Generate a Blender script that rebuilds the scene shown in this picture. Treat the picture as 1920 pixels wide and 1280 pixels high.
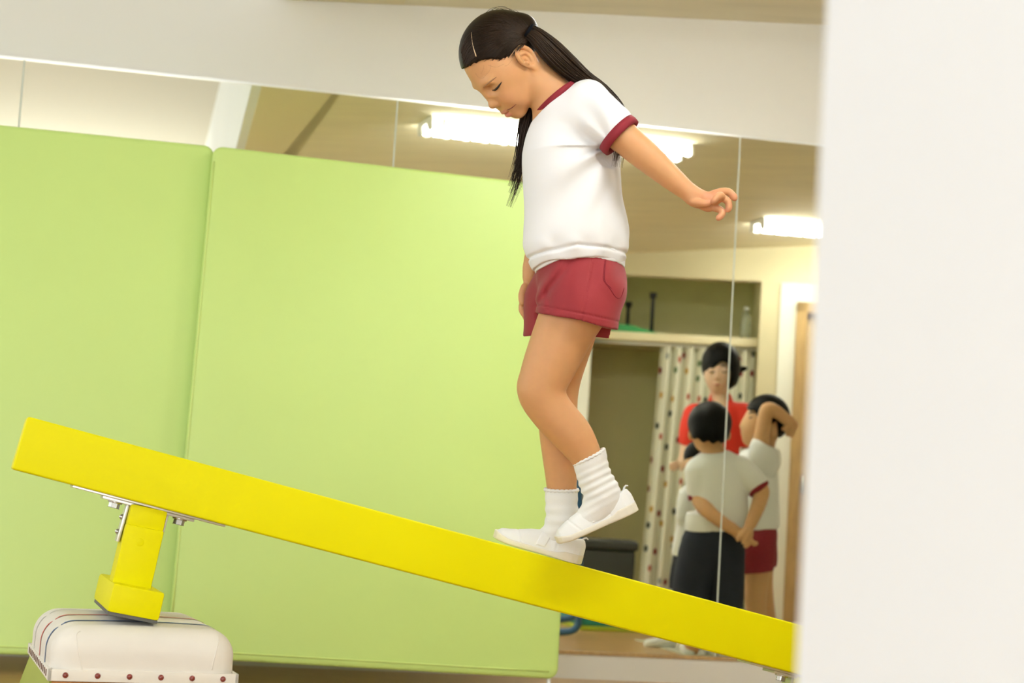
import bpy, bmesh, math, random
import numpy as np
from mathutils import Vector, Matrix

random.seed(7); rng = np.random.default_rng(7)
SC = bpy.context.scene
COL = SC.collection
for o in list(bpy.data.objects): bpy.data.objects.remove(o)

# ------------------------------------------------------------------ camera
EYE = 0.58                      # eye height above the floor (m)
FPX = 3299.19                   # focal length for a 1920 px wide frame
YAW, PIT, ROL = (math.radians(a) for a in (12.016, 5.278, 3.4755))
CF = np.array([math.sin(YAW)*math.cos(PIT), math.cos(YAW)*math.cos(PIT), math.sin(PIT)])
_R0 = np.array([math.cos(YAW), -math.sin(YAW), 0.0]); _U0 = np.cross(_R0, CF)
CR = _R0*math.cos(ROL) + _U0*math.sin(ROL)
CU = -_R0*math.sin(ROL) + _U0*math.cos(ROL)
CC = np.array([0.0, 0.0, EYE])
cam = bpy.data.cameras.new('camera'); camo = bpy.data.objects.new('camera', cam); COL.objects.link(camo)
cam.sensor_width = 36.0; cam.lens = 36.0*FPX/1920.0; cam.clip_start = 0.02
m = Matrix(((CR[0], CU[0], -CF[0], CC[0]), (CR[1], CU[1], -CF[1], CC[1]), (CR[2], CU[2], -CF[2], CC[2]), (0, 0, 0, 1)))
camo.matrix_world = m
cam.dof.use_dof = True; cam.dof.focus_distance = 3.66; cam.dof.aperture_fstop = 4.6
SC.camera = camo

# ------------------------------------------------------------------ colour management, world, daylight
SC.view_settings.view_transform = 'Standard'; SC.view_settings.look = 'None'
SC.view_settings.gamma = 1.0; SC.view_settings.use_curve_mapping = False
SC.view_settings.exposure = 0.18
wd = bpy.data.worlds.new('sky'); SC.world = wd; wd.use_nodes = True
wd.node_tree.nodes['Background'].inputs[0].default_value = (0.93, 0.96, 1.0, 1)
wd.node_tree.nodes['Background'].inputs[1].default_value = 1.0
def area(name, loc, target, sx, sy, power, col=(1, 1, 1)):
    l = bpy.data.lights.new(name, 'AREA'); l.shape = 'RECTANGLE'; l.size = sx; l.size_y = sy
    l.energy = power; l.color = col
    o = bpy.data.objects.new(name, l); COL.objects.link(o); o.location = loc
    o.rotation_euler = (Vector(target)-Vector(loc)).to_track_quat('-Z', 'Y').to_euler()
    return o
DAY = 1.0
# daylight standing in the two window openings of the room (left side wall, and behind the camera)
area('daylight_left_window', (-2.42, 3.5, 1.5), (0, 3.5, 1.4), 3.6, 2.2, 37*DAY, (0.94, 0.975, 1.0))
area('daylight_rear_window', (-1.0, -3.42, 1.5), (-1.0, 3, 1.4), 2.8, 2.3, 132*DAY, (0.94, 0.975, 1.0))

# ------------------------------------------------------------------ pixel helpers (photo treated as 1920x1280)
WY = 5.9156                     # the mirror wall is the plane y = WY
def ray(px, py): return CF + (px-960)/FPX*CR - (py-640)/FPX*CU
def pix(px, py, d): return CC + ray(px, py)*d
def on_y(px, py, Y): r = ray(px, py); return CC + r*(Y/r[1])
def on_z(px, py, z): r = ray(px, py); return CC + r*((z-EYE)/r[2])
def refl(p): p = np.asarray(p, float); q = p.copy(); q[..., 1] = 2*WY - q[..., 1]; return q   # mirror image <-> real place

# ------------------------------------------------------------------ materials
def mat(name, col, rough=0.5, var=0.0, vscale=6.0, bump=0.0, bscale=200.0, metal=0.0, spec=0.5, sheen=0.0, sss=0.0, vcol=None, stretch=None, coat=0.0, trans=0.0, stint=None):
    M = bpy.data.materials.new(name); M.use_nodes = True
    nt = M.node_tree; b = nt.nodes['Principled BSDF']
    b.inputs['Roughness'].default_value = rough; b.inputs['Metallic'].default_value = metal
    b.inputs['Specular IOR Level'].default_value = spec
    b.inputs['Sheen Weight'].default_value = sheen
    if stint: b.inputs['Specular Tint'].default_value = (*stint, 1)
    b.inputs['Coat Weight'].default_value = coat
    b.inputs['Transmission Weight'].default_value = trans
    if sss:
        b.inputs['Subsurface Weight'].default_value = sss
        b.inputs['Subsurface Radius'].default_value = (1.0, 0.4, 0.2); b.inputs['Subsurface Scale'].default_value = 0.006
    tc = nt.nodes.new('ShaderNodeTexCoord'); mp = nt.nodes.new('ShaderNodeMapping')
    nt.links.new(tc.outputs['Object'], mp.inputs[0])
    if stretch: mp.inputs['Scale'].default_value = stretch
    c4 = (*col, 1)
    src = None
    if vcol:
        at = nt.nodes.new('ShaderNodeVertexColor'); at.layer_name = vcol; src = at.outputs[0]
    nz = nt.nodes.new('ShaderNodeTexNoise'); nz.inputs['Scale'].default_value = vscale; nz.inputs['Detail'].default_value = 4
    nt.links.new(mp.outputs[0], nz.inputs[0])
    mx = nt.nodes.new('ShaderNodeMix'); mx.data_type = 'RGBA'; mx.blend_type = 'MULTIPLY'
    mx.inputs[0].default_value = 1.0
    rp = nt.nodes.new('ShaderNodeMapRange'); rp.inputs[1].default_value = 0.3; rp.inputs[2].default_value = 0.7
    rp.inputs[3].default_value = 1.0-var; rp.inputs[4].default_value = 1.0+var*0.4
    nt.links.new(nz.outputs[0], rp.inputs[0])
    if src is None: mx.inputs[6].default_value = c4
    else: nt.links.new(src, mx.inputs[6])
    nt.links.new(rp.outputs[0], mx.inputs[7])
    nt.links.new(mx.outputs[2], b.inputs['Base Color'])
    if bump:
        n2 = nt.nodes.new('ShaderNodeTexNoise'); n2.inputs['Scale'].default_value = bscale; n2.inputs['Detail'].default_value = 3
        nt.links.new(mp.outputs[0], n2.inputs[0])
        bp = nt.nodes.new('ShaderNodeBump'); bp.inputs['Strength'].default_value = bump; bp.inputs['Distance'].default_value = 0.002
        nt.links.new(n2.outputs[0], bp.inputs['Height']); nt.links.new(bp.outputs[0], b.inputs['Normal'])
    return M
def emat(name, col, strength):
    M = bpy.data.materials.new(name); M.use_nodes = True; nt = M.node_tree
    b = nt.nodes['Principled BSDF']; b.inputs['Base Color'].default_value = (*col, 1)
    b.inputs['Emission Color'].default_value = (*col, 1); b.inputs['Emission Strength'].default_value = strength
    return M

# ------------------------------------------------------------------ mesh helpers
def obj(name, verts, faces, M, parent=None, smooth=False, mats=None):
    me = bpy.data.meshes.new(name)
    me.from_pydata([tuple(map(float, v)) for v in verts], [], [tuple(map(int, f)) for f in faces])
    me.update()
    if M is not None: me.materials.append(M)
    if smooth: me.shade_smooth()
    o = bpy.data.objects.new(name, me); COL.objects.link(o)
    if parent is not None: o.parent = parent
    return o
def obj_np(name, V, Q, M, parent=None, smooth=True):
    """fast mesh from numpy arrays (all faces with the same number of corners)"""
    me = bpy.data.meshes.new(name); V = np.ascontiguousarray(V, np.float32); Q = np.ascontiguousarray(Q, np.int32)
    n = Q.shape[1]
    me.vertices.add(len(V)); me.vertices.foreach_set('co', V.ravel())
    me.loops.add(Q.size); me.loops.foreach_set('vertex_index', Q.ravel())
    me.polygons.add(len(Q)); me.polygons.foreach_set('loop_start', np.arange(0, Q.size, n, dtype=np.int32))
    me.update(calc_edges=True); me.validate()
    if smooth: me.shade_smooth()
    if M is not None: me.materials.append(M)
    o = bpy.data.objects.new(name, me); COL.objects.link(o)
    if parent is not None: o.parent = parent
    return o
def empty(name, loc=(0, 0, 0)):
    o = bpy.data.objects.new(name, None); COL.objects.link(o); o.location = tuple(map(float, loc)); o.empty_display_size = 0.05
    return o
def adopt(parent, *kids):
    """parent meshes that hold world coordinates to an Empty that stands elsewhere"""
    inv = Matrix.Translation(-Vector(parent.location))
    for k in kids: k.parent = parent; k.matrix_parent_inverse = inv
def tag(o, label=None, cat=None, group=None, kind=None):
    if label: o['label'] = label
    if cat: o['category'] = cat
    if group: o['group'] = group
    if kind: o['kind'] = kind
    return o
BOXF = [(0, 1, 3, 2), (4, 6, 7, 5), (0, 4, 5, 1), (2, 3, 7, 6), (0, 2, 6, 4), (1, 5, 7, 3)]
def frame_box(O, e1, e2, e3, a, b):
    """8 corners of the box from local corner a to b in the frame (O; e1,e2,e3)"""
    O, e1, e2, e3 = (np.asarray(v, float) for v in (O, e1, e2, e3)); V = []
    for i in (0, 1):
        for j in (0, 1):
            for k in (0, 1):
                c = [(a, b)[i][0], (a, b)[j][1], (a, b)[k][2]]
                V.append(O + e1*c[0] + e2*c[1] + e3*c[2])
    return V
def fix_normals(me, bev=0.0, seg=2):
    bm = bmesh.new(); bm.from_mesh(me)
    if bev: bmesh.ops.bevel(bm, geom=bm.edges[:], offset=bev, segments=seg, profile=0.6, affect='EDGES', clamp_overlap=True)
    bmesh.ops.recalc_face_normals(bm, faces=bm.faces[:]); bm.to_mesh(me); bm.free()
def fbox(name, O, e1, e2, e3, a, b, M, parent=None, bev=0.0, seg=2, mirrored=False):
    V = frame_box(O, e1, e2, e3, a, b)
    if mirrored: V = [refl(v) for v in V]
    o = obj(name, V, BOXF, M); fix_normals(o.data, bev, seg)
    if bev and seg > 1: o.data.shade_smooth(); o.data.set_sharp_from_angle(angle=math.radians(35))
    if parent is not None: adopt(parent, o)
    return o
EX, EY, EZ = np.eye(3)
def wbox(name, a, b, M, parent=None, bev=0.0): return fbox(name, (0, 0, 0), EX, EY, EZ, a, b, M, parent, bev)
def tube(pts, rad, n=10, cap=True):
    pts = np.asarray(pts, float); N = len(pts); rad = np.broadcast_to(np.asarray(rad, float), (N,))
    T = np.gradient(pts, axis=0); T /= np.linalg.norm(T, axis=1)[:, None]+1e-12
    up = np.array([0.0, 0, 1]) if abs(T[0][2]) < 0.9 else np.array([1.0, 0, 0])
    a = np.cross(T[0], up); a /= np.linalg.norm(a); V = []; th = np.arange(n)*2*math.pi/n
    for i in range(N):
        a = a - T[i]*(a@T[i]); a /= np.linalg.norm(a); b = np.cross(T[i], a)
        V.append(pts[i] + rad[i]*(np.cos(th)[:, None]*a + np.sin(th)[:, None]*b))
    V = np.concatenate(V); Fc = []
    for i in range(N-1):
        for j in range(n):
            k = (j+1) % n; Fc.append((i*n+j, i*n+k, (i+1)*n+k, (i+1)*n+j))
    if cap: Fc.append(tuple(range(n))[::-1]); Fc.append(tuple((N-1)*n+j for j in range(n)))
    return V, Fc
def tubeobj(name, pts, rad, M, parent=None, n=10, smooth=True):
    V, Fc = tube(pts, rad, n); o = obj(name, V, Fc, M, smooth=smooth); fix_normals(o.data)
    if parent is not None: adopt(parent, o)
    return o
def spline(P, n):
    """Catmull-Rom through the rows of P (any number of columns), n samples"""
    P = np.asarray(P, float); Q = np.vstack([2*P[0]-P[1], P, 2*P[-1]-P[-2]]); t = np.linspace(0, len(P)-1-1e-9, n)
    i = t.astype(int); u = (t-i)[:, None]; p0, p1, p2, p3 = Q[i], Q[i+1], Q[i+2], Q[i+3]
    return 0.5*((2*p1)+(-p0+p2)*u+(2*p0-5*p1+4*p2-p3)*u*u+(-p0+3*p1-3*p2+p3)*u**3)
# ------------------------------------------------------------------ setting
M_wall = mat('wall_paint', (0.80, 0.78, 0.70), 0.75, var=0.03, vscale=1.2, bump=0.08, bscale=260)
M_white = mat('white_paint', (0.90, 0.93, 0.965), 0.7, var=0.02, vscale=1.0, bump=0.05, bscale=300)
M_ceil = mat('ceiling_board', (0.88, 0.81, 0.62), 0.8, var=0.06, vscale=2.0, stretch=(1, 6, 1))
M_floor = mat('wood_floor', (0.50, 0.30, 0.11), 0.28, var=0.25, vscale=5.0, stretch=(1.2, 14, 1), bump=0.05, bscale=60)
M_alu = mat('satin_aluminium', (0.82, 0.83, 0.80), 0.28, metal=1.0)
M_seam = mat('mirror_joint', (0.64, 0.68, 0.57), 0.45)
M_woodtrim = mat('oak_trim', (0.50, 0.33, 0.14), 0.5, var=0.2, vscale=8, stretch=(8, 8, 1))
M_mirror = bpy.data.materials.new('mirror_glass'); M_mirror.use_nodes = True
_b = M_mirror.node_tree.nodes['Principled BSDF']; _b.inputs['Metallic'].default_value = 1.0; _b.inputs['Roughness'].default_value = 0.0
_b.inputs['Base Color'].default_value = (0.97, 0.975, 0.84, 1)

def plane_quad(name, pts, M, kind='structure'):
    o = obj(name, pts, [tuple(range(len(pts)))], M); tag(o, kind=kind); return o
fl = wbox('floor', (-2.6, -3.6, -0.05), (5.2, WY+0.1, 0), M_floor); tag(fl, 'polished brown wooden floor of the exercise room', kind='structure')
wb = wbox('wall_back', (-2.6, WY+0.012, 0), (5.2, WY+0.14, 3.1), M_wall); tag(wb, 'cream painted wall behind the mirrors', kind='structure')
lf = wbox('wall_left', (-2.62, -3.6, 0), (-2.5, WY, 3.1), M_white); tag(lf, 'white side wall with window, out of frame', kind='structure')
rr = wbox('wall_rear', (-2.6, -3.62, 0), (0.42, -3.5, 3.1), M_white); tag(rr, 'white wall behind the camera', kind='structure')
r2 = wbox('wall_right', (5.08, 0.5, 0), (5.2, WY, 3.1), M_wall); tag(r2, 'cream side wall on the far right', kind='structure')
# passage wall close to the camera on the right: its white face runs past the lens
pe = on_y(1532, 400, 1.06)
pw = wbox('wall_foreground', (pe[0], -3.5, 0), (pe[0]+0.16, 1.06, 3.1), M_white); tag(pw, 'plain white wall end close to the camera at right', kind='structure')

M_frame = mat('window_frame', (0.85, 0.85, 0.84), 0.4)
def window(nm, O, ex_, ey_, w, h, z0, label):
    root = obj(nm, *(lambda V: (V, BOXF))(frame_box(O, ex_, EZ, ey_, (0, z0-0.06, 0), (w, z0, 0.10))), M_frame); fix_normals(root.data); tag(root, label, kind='structure')
    for a, b in (((0, z0+h, 0), (w, z0+h+0.06, 0.06)), ((-0.06, z0-0.06, 0), (0, z0+h+0.06, 0.06)), ((w, z0-0.06, 0), (w+0.06, z0+h+0.06, 0.06)), ((w/2-0.02, z0, 0.0), (w/2+0.02, z0+h, 0.05))):
        o = fbox('window_frame', O, ex_, EZ, ey_, a, b, M_frame); o.parent = root
window('window_1', (-2.5, 1.7, 0), EY, EX, 3.6, 2.2, 0.4, 'wide daylight window in the side wall, out of frame')
window('window_2', (-2.4, -3.5, 0), EX, EY, 2.8, 2.3, 0.35, 'wide daylight window behind the camera')
# mirror wall: panels side by side, thin joints, top channel, bottom ledge
ZT, ZB, X0, PWID = 1.936, 0.095, -0.4369, 1.2431
mb = wbox('trim_1', (X0-2*PWID, WY-0.004, ZT), (5.08, WY+0.012, ZT+0.008), M_alu); tag(mb, 'thin pale channel along the top of the mirrors', kind='structure')
lb = wbox('trim_2', (X0-2*PWID, WY-0.012, ZB-0.012), (5.08, WY+0.012, ZB), M_woodtrim); tag(lb, 'narrow ledge along the bottom of the mirrors', kind='structure')
bs = wbox('baseboard_back', (-2.5, WY-0.008, 0), (5.08, WY+0.012, ZB-0.012), M_wall); tag(bs, 'cream skirting below the mirrors', kind='structure')
mlabels = ['wall mirror panel at the left edge of the picture', 'wall mirror panel above the green mats, left of the girl',
           'wall mirror panel behind the girl', 'wall mirror panel at far right showing the door frame', 'wall mirror panel hidden behind the white wall']
for i in range(-1, 4):
    x0 = X0+PWID*i+0.003; x1 = X0+PWID*(i+1)-0.003
    p = wbox('mirror_panel', (x0, WY, ZB), (x1, WY+0.011, ZT), M_mirror)
    tag(p, mlabels[i+1], 'mirror', 'wall mirrors')
    j = wbox('trim_%d' % (i+4), (x0-0.0055, WY-0.0008, ZB), (x0-0.0005, WY+0.011, ZT), M_seam); tag(j, 'pale vertical joint between mirror panels', kind='structure')

# ceiling: sloping board over the right of the room, a higher white bay on the left by the windows
c1 = on_y(840, 12, WY); c2 = on_y(1240, 31, WY)
c3 = refl(on_y(1330, 498, 10.25))
n = np.cross(c2-c1, c3-c1); n /= n[2]
def ceil_z(x, y): return c1[2] - (n[0]*(x-c1[0]) + n[1]*(y-c1[1]))
XB = 0.40
plane = [(XB, WY+0.1), (5.2, WY+0.1), (5.2, 0.4), (XB, 0.4)]
V = [(x, y, ceil_z(x, y)) for x, y in plane] + [(x, y, ceil_z(x, y)+0.05) for x, y in plane]
co = obj('ceiling', V, [(0, 1, 2, 3), (4, 7, 6, 5), (0, 4, 5, 1), (1, 5, 6, 2), (2, 6, 7, 3), (3, 7, 4, 0)], M_ceil); fix_normals(co.data)
tag(co, 'tan sloping ceiling seen in the mirrors', kind='structure')
hc = wbox('ceiling_bay', (-2.6, -3.6, 3.0), (XB+0.1, WY+0.1, 3.1), mat('bay_plaster', (0.58, 0.55, 0.46), 0.8)); tag(hc, 'high white ceiling bay on the window side', kind='structure')
bf = wbox('ceiling_beam', (XB-0.04, -3.5, 2.02), (XB, WY+0.012, 3.05), M_white); tag(bf, 'white upstand between the two ceilings', kind='structure')
_zf = [ceil_z(XB, 5.9), ceil_z(XB, 0.5)]
for v in bf.data.vertices:
    if v.co.z < 2.5: v.co.z = ceil_z(XB, v.co.y)

def _vc(px, py):
    r = ray(px, py).copy(); r[1] = -r[1]; O = refl(CC); nn = np.array([n[0], n[1], 1.0]); return O+r*((nn@(c1-O))/(nn@r))
s1, s2 = _vc(620, 178), _vc(535, 283); sk = (s2[0]-s1[0])/(s2[1]-s1[1]); sx = lambda y: s1[0]+sk*(y-s1[1])
V = []
for dz in (-0.002, 0.02):
    for x, y in ((XB-0.001, WY), (sx(WY), WY), (sx(1.1), 1.1), (XB-0.001, 1.1)): V.append((x, y, ceil_z(x, y)+dz))
so = obj('ceiling_soffit', V, [(0, 1, 2, 3), (4, 7, 6, 5), (0, 4, 5, 1), (1, 5, 6, 2), (2, 6, 7, 3), (3, 7, 4, 0)], mat('soffit_board', (0.86, 0.78, 0.54), 0.8)); fix_normals(so.data)
tag(so, 'pale soffit strip beside the white upstand, seen in the mirrors', kind='structure')

# ------------------------------------------------------------------ balance beam
M_yel = mat('yellow_vinyl', (0.80, 0.74, 0.0), 0.45, var=0.03, vscale=3, bump=0.05, bscale=500, spec=0.10)
M_steel = mat('zinc_steel', (0.62, 0.60, 0.52), 0.35, metal=0.8, var=0.1, vscale=30)
M_bolt = mat('bolt_steel', (0.55, 0.55, 0.52), 0.25, metal=1.0)
M_rubber = mat('grey_rubber', (0.12, 0.12, 0.11), 0.7)
BA = pix(52, 780, 3.42); BB = pix(1490, 1168, 3.88); BH = 0.106; BWD = 0.10
b1 = (BB-BA)/np.linalg.norm(BB-BA); b3 = np.cross(EZ, b1); b3 /= np.linalg.norm(b3); b2 = np.cross(b3, b1)
if b2[2] < 0: b2 = -b2
BLEN = 1.98
beam = empty('balance_beam', BA - b2*BH)
tag(beam, 'yellow padded balance beam sloping down from the vaulting box', 'balance beam')
fbox('beam_body', BA, b1, b2, b3, (0, -BH, 0), (BLEN, 0, BWD), M_yel, beam, bev=0.006, seg=3)
def px_on_beam(px, py, w=0.0):
    """local beam coordinates (along, up) of a pixel on the plane w behind the near face"""
    r = ray(px, py); O = BA + b3*w; t = ((O-CC)@b3)/(r@b3); P = CC+r*t-BA
    return P@b1, P@b2
def beam_leg(s, foot_drop, lean):
    """s = distance of the leg centre from the left end; foot_drop = distance from beam underside to foot sole"""
    f2 = lambda nm, a, b, M, bev=0.0: fbox(nm, BA - b2*BH + b1*s, b1, b2, b3, a, b, M, beam, bev)
    l2 = b2 - b1*lean; l2 /= np.linalg.norm(l2); l1 = np.cross(l2, b3); l1 = l1*np.sign(l1@b1)
    f3 = lambda nm, a, b, M, bev=0.0: fbox(nm, BA - b2*BH + b1*s, l1, l2, b3, a, b, M, beam, bev)
    f2('underside_plate', (-0.155, -0.0045, 0.012), (0.155, 0.0, BWD-0.012), M_steel, 0.001)
    f2('bracket_plate', (-0.093, -0.0105, 0.02), (0.093, -0.0045, BWD-0.02), M_steel, 0.0012)
    lw = 0.037
    for sg in (-1, 1):
        f2('bracket_arm', (sg*lw-(0.006 if sg < 0 else 0), -0.085, 0.03), (sg*lw+(0.006 if sg > 0 else 0), -0.008, BWD-0.028), M_steel, 0.001)
        c = BA - b2*(BH+0.0105) + b1*(s+sg*0.066) + b3*0.035
        hx = [c + 0.0115*(math.cos(k*math.pi/3)*b1 + math.sin(k*math.pi/3)*b3) for k in range(6)]
        o = obj('hex_bolt', hx+[v-b2*0.013 for v in hx], [tuple(range(6)), tuple(range(11, 5, -1))]+[(k, (k+1) % 6, 6+(k+1) % 6, 6+k) for k in range(6)], M_bolt); fix_normals(o.data, 0.001, 1); adopt(beam, o)
        wsh = tubeobj('washer', [c+b2*0.001, c-b2*0.003], 0.0145, M_bolt, beam, 16)
    for q in (-0.036, -0.066):
        c = BA - b2*BH + b1*(s-lw-0.006) + b2*q + b3*0.05
        tubeobj('carriage_bolt', [c, c-b1*0.003, c-b1*0.006], [0.006, 0.005, 0.002], M_bolt, beam, 10)
    f3('leg_top', (-lw, -0.05, 0.012), (lw, -0.004, BWD-0.012), M_yel, 0.007)
    f3('leg', (-lw-0.001, -(foot_drop-0.05), 0.008), (lw+0.001, -0.045, BWD-0.008), M_yel, 0.004)
    c = BA - b2*(BH+0.075) + b1*s + b3*0.0075
    tubeobj('cover_cap', [c+b3*0.003, c+b3*0.0002, c], [0.0078, 0.0078, 0.0072], M_yel, beam, 20)
    f3('foot', (-0.041, -foot_drop, -0.05), (0.060, -(foot_drop-0.056), 0.30), M_yel, 0.007)
    f3('foot_rubber', (-0.039, -foot_drop-0.006, -0.046), (0.058, -foot_drop+0.001, 0.296), M_rubber, 0.002)
sl, _ = px_on_beam(278, 965)
beam_leg(sl, 0.216, 0.05)
# right leg: its foot reaches the floor
sr = 1.78
zb = (BA - b2*BH + b1*sr)[2]
beam_leg(sr, (zb-0.006-abs(b1[2])*0.060)/b2[2]-0.004, 0.0)

# ------------------------------------------------------------------ vaulting box
M_canvas = mat('white_canvas', (0.80, 0.76, 0.68), 0.85, var=0.04, vscale=8, bump=0.12, bscale=700)
M_band = mat('canvas_band', (0.82, 0.78, 0.69), 0.85, var=0.04, vscale=8, bump=0.12, bscale=700)
M_red = mat('red_stripe', (0.68, 0.14, 0.11), 0.8); M_blue = mat('blue_stripe', (0.08, 0.16, 0.36), 0.8)
M_stud = mat('brown_stud', (0.22, 0.03, 0.02), 0.3, coat=0.5); M_stitch = mat('dark_stitch', (0.13, 0.05, 0.03), 0.8)
M_boxwood = mat('varnished_wood', (0.50, 0.20, 0.03), 0.4, var=0.2, vscale=9, stretch=(1, 8, 8))
M_boxside = mat('green_side', (0.36, 0.40, 0.04), 0.35, var=0.1, vscale=6)  # plain olive green for the side panels of the box
th = math.radians(7.0)
v1 = np.array([math.cos(th), math.sin(th), 0]); v3 = np.array([-math.sin(th), math.cos(th), 0])
VW, VD, VZ0, VZT = 0.352, 0.52, 0.203, 0.300
VO = pix(93, 1272, 3.30); VO[2] = 0
vb = empty('vaulting_box', VO+v1*VW/2+v3*VD/2)
tag(vb, 'white canvas topped vaulting box with red and blue stripes under the beam', 'vaulting box')
def pad_mesh(grow=0.0, n=44):
    # superellipse-like pillow: straight lower sides, strongly rounded top edges
    hx, hy, hz = VW/2+grow, VD/2+grow, (VZT-VZ0)+grow
    rx = 0.052; V = []; idx = {}; Fc = []
    def push(p):
        q = np.array(p); c = np.array([np.clip(q[0], -hx+rx, hx-rx), np.clip(q[1], -hy+rx, hy-rx), min(q[2], hz-rx)])
        d = q-c; L = np.linalg.norm(d)
        return c + d/L*rx if L > 1e-9 else q
    def vid(p):
        k = tuple(np.round(p, 5))
        if k not in idx: idx[k] = len(V); V.append(push(p))
        return idx[k]
    def face(f):
        for i in range(n):
            for j in range(n):
                Fc.append((vid(f(i/n, j/n)), vid(f((i+1)/n, j/n)), vid(f((i+1)/n, (j+1)/n)), vid(f(i/n, (j+1)/n))))
    sx = lambda t: -hx+2*hx*t; sy = lambda t: -hy+2*hy*t; sz = lambda t: hz*t
    face(lambda a, b: (sx(a), sy(b), hz)); face(lambda a, b: (sx(a), -hy, sz(b))); face(lambda a, b: (sx(a), hy, sz(b)))
    face(lambda a, b: (-hx, sy(a), sz(b))); face(lambda a, b: (hx, sy(a), sz(b)))
    V = np.array(V)
    # gentle crown on top
    cr = np.clip(1-(V[:, 0]/hx)**2, 0, 1)*np.clip(1-(V[:, 1]/hy)**2, 0, 1)
    V[:, 2] += 0.006*cr*(V[:, 2] > hz*0.5)
    return V, Fc
V, Fc = pad_mesh()
tow = lambda V: VO + np.outer(V[:, 0]+VW/2, v1) + np.outer(V[:, 1]+VD/2, v3) + np.outer(V[:, 2]+VZ0, EZ)
pad = obj('pad_cover', tow(V), Fc, M_canvas, smooth=True); fix_normals(pad.data); adopt(vb, pad)
from mathutils.bvhtree import BVHTree
def bvh_of(o): return BVHTree.FromPolygons([v.co[:] for v in o.data.vertices], [p.vertices[:] for p in o.data.polygons])
pbv = bvh_of(pad)
def stripe(name, y, wid, M):
    """flat woven stripe lying on the pad, running over it from side to side at depth y"""
    rows = []
    prof = [(-VW/2-0.02, z) for z in np.linspace(0.012, VZT-VZ0, 44)] + [(x, VZT-VZ0+0.03) for x in np.linspace(-VW/2, VW/2, 110)] + [(VW/2+0.02, z) for z in np.linspace(VZT-VZ0, 0.012, 44)]
    for x, z in prof:
        row = []
        for dy in (-wid/2, wid/2):
            p = tow(np.array([[x, y+dy-VD/2, z]]))[0]; c = tow(np.array([[np.clip(x, -VW/2+0.08, VW/2-0.08), y+dy-VD/2, min(z, VZT-VZ0-0.05)]]))[0]
            d = Vector(c-p); h = pbv.ray_cast(Vector(p), d.normalized())
            row.append(np.array(h[0])+np.array(h[1])*0.0012 if h[0] is not None else None)
        if row[0] is not None and row[1] is not None: rows.append(row)
    V = [p for r in rows for p in r]; Fc = [(2*i, 2*i+1, 2*i+3, 2*i+2) for i in range(len(rows)-1)]
    o = obj(name, V, Fc, M, smooth=True); fix_normals(o.data); adopt(vb, o)
stripe('red_stripe', 0.255, 0.012, M_red); stripe('blue_stripe', 0.125, 0.012, M_blue)
stripe('grey_stripe', 0.40, 0.006, mat('grey_stripe', (0.45, 0.45, 0.45), 0.8))
# canvas border with studs
g = 0.004
for nm, a, b in (('front_band', (-g, -g, VZ0-0.004), (VW+g, 0.004, VZ0+0.018)), ('side_band', (-g, -g, VZ0-0.004), (0.004, VD+g, VZ0+0.018)),
                 ('side_band', (VW-0.004, -g, VZ0-0.004), (VW+g, VD+g, VZ0+0.018)), ('back_band', (-g, VD-0.004, VZ0-0.004), (VW+g, VD+g, VZ0+0.018))):
    fbox(nm, VO, v1, v3, EZ, a, b, M_band, vb, bev=0.0018)
def dome(name, c, nrm, r, hgt, M, parent):
    nrm = np.asarray(nrm, float); a = np.cross(nrm, EZ); a /= np.linalg.norm(a); b = np.cross(nrm, a); V = []; Fc = []; S, Rg = 14, 5
    for i in range(Rg):
        t = i/(Rg-1)*math.pi/2
        for k in range(S):
            q = 2*math.pi*k/S; V.append(c + nrm*hgt*math.sin(t) + r*max(math.cos(t), 0.02)*(math.cos(q)*a + math.sin(q)*b))
    for i in range(Rg-1):
        for k in range(S): Fc.append((i*S+k, i*S+(k+1) % S, (i+1)*S+(k+1) % S, (i+1)*S+k))
    Fc.append(tuple((Rg-1)*S+k for k in range(S)))
    o = obj(name, V, Fc, M, smooth=True); fix_normals(o.data); adopt(parent, o)
for k in range(6):
    dome('stud', VO + v1*(0.028+0.0595*k) - v3*g + EZ*(VZ0+0.0075), -v3, 0.0056, 0.004, M_stud, vb)
for k in range(13):
    y = 0.03+0.036*k
    fbox('stitch', VO, v1, v3, EZ, (-g-0.0012, y, VZ0+0.002), (-g+0.001, y+0.010, VZ0+0.014), M_stitch, vb)
# corner darts on the front of the pad
def pad_front(px, py):
    h = pbv.ray_cast(Vector(CC), Vector(ray(px, py)).normalized()); return None if h[0] is None else np.array(h[0])+np.array(h[1])*0.0002
for pts in ([(150, 1183), (143, 1190), (146, 1215), (151, 1240), (154, 1256)], [(410, 1190), (409, 1205), (405, 1222), (400, 1240), (397, 1256)]):
    P = [pad_front(*p) for p in pts]; P = [p for p in P if p is not None]
    if len(P) > 2: tubeobj('dart_seam', spline(P, 16), 0.0013, M_canvas, vb, 6)
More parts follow.
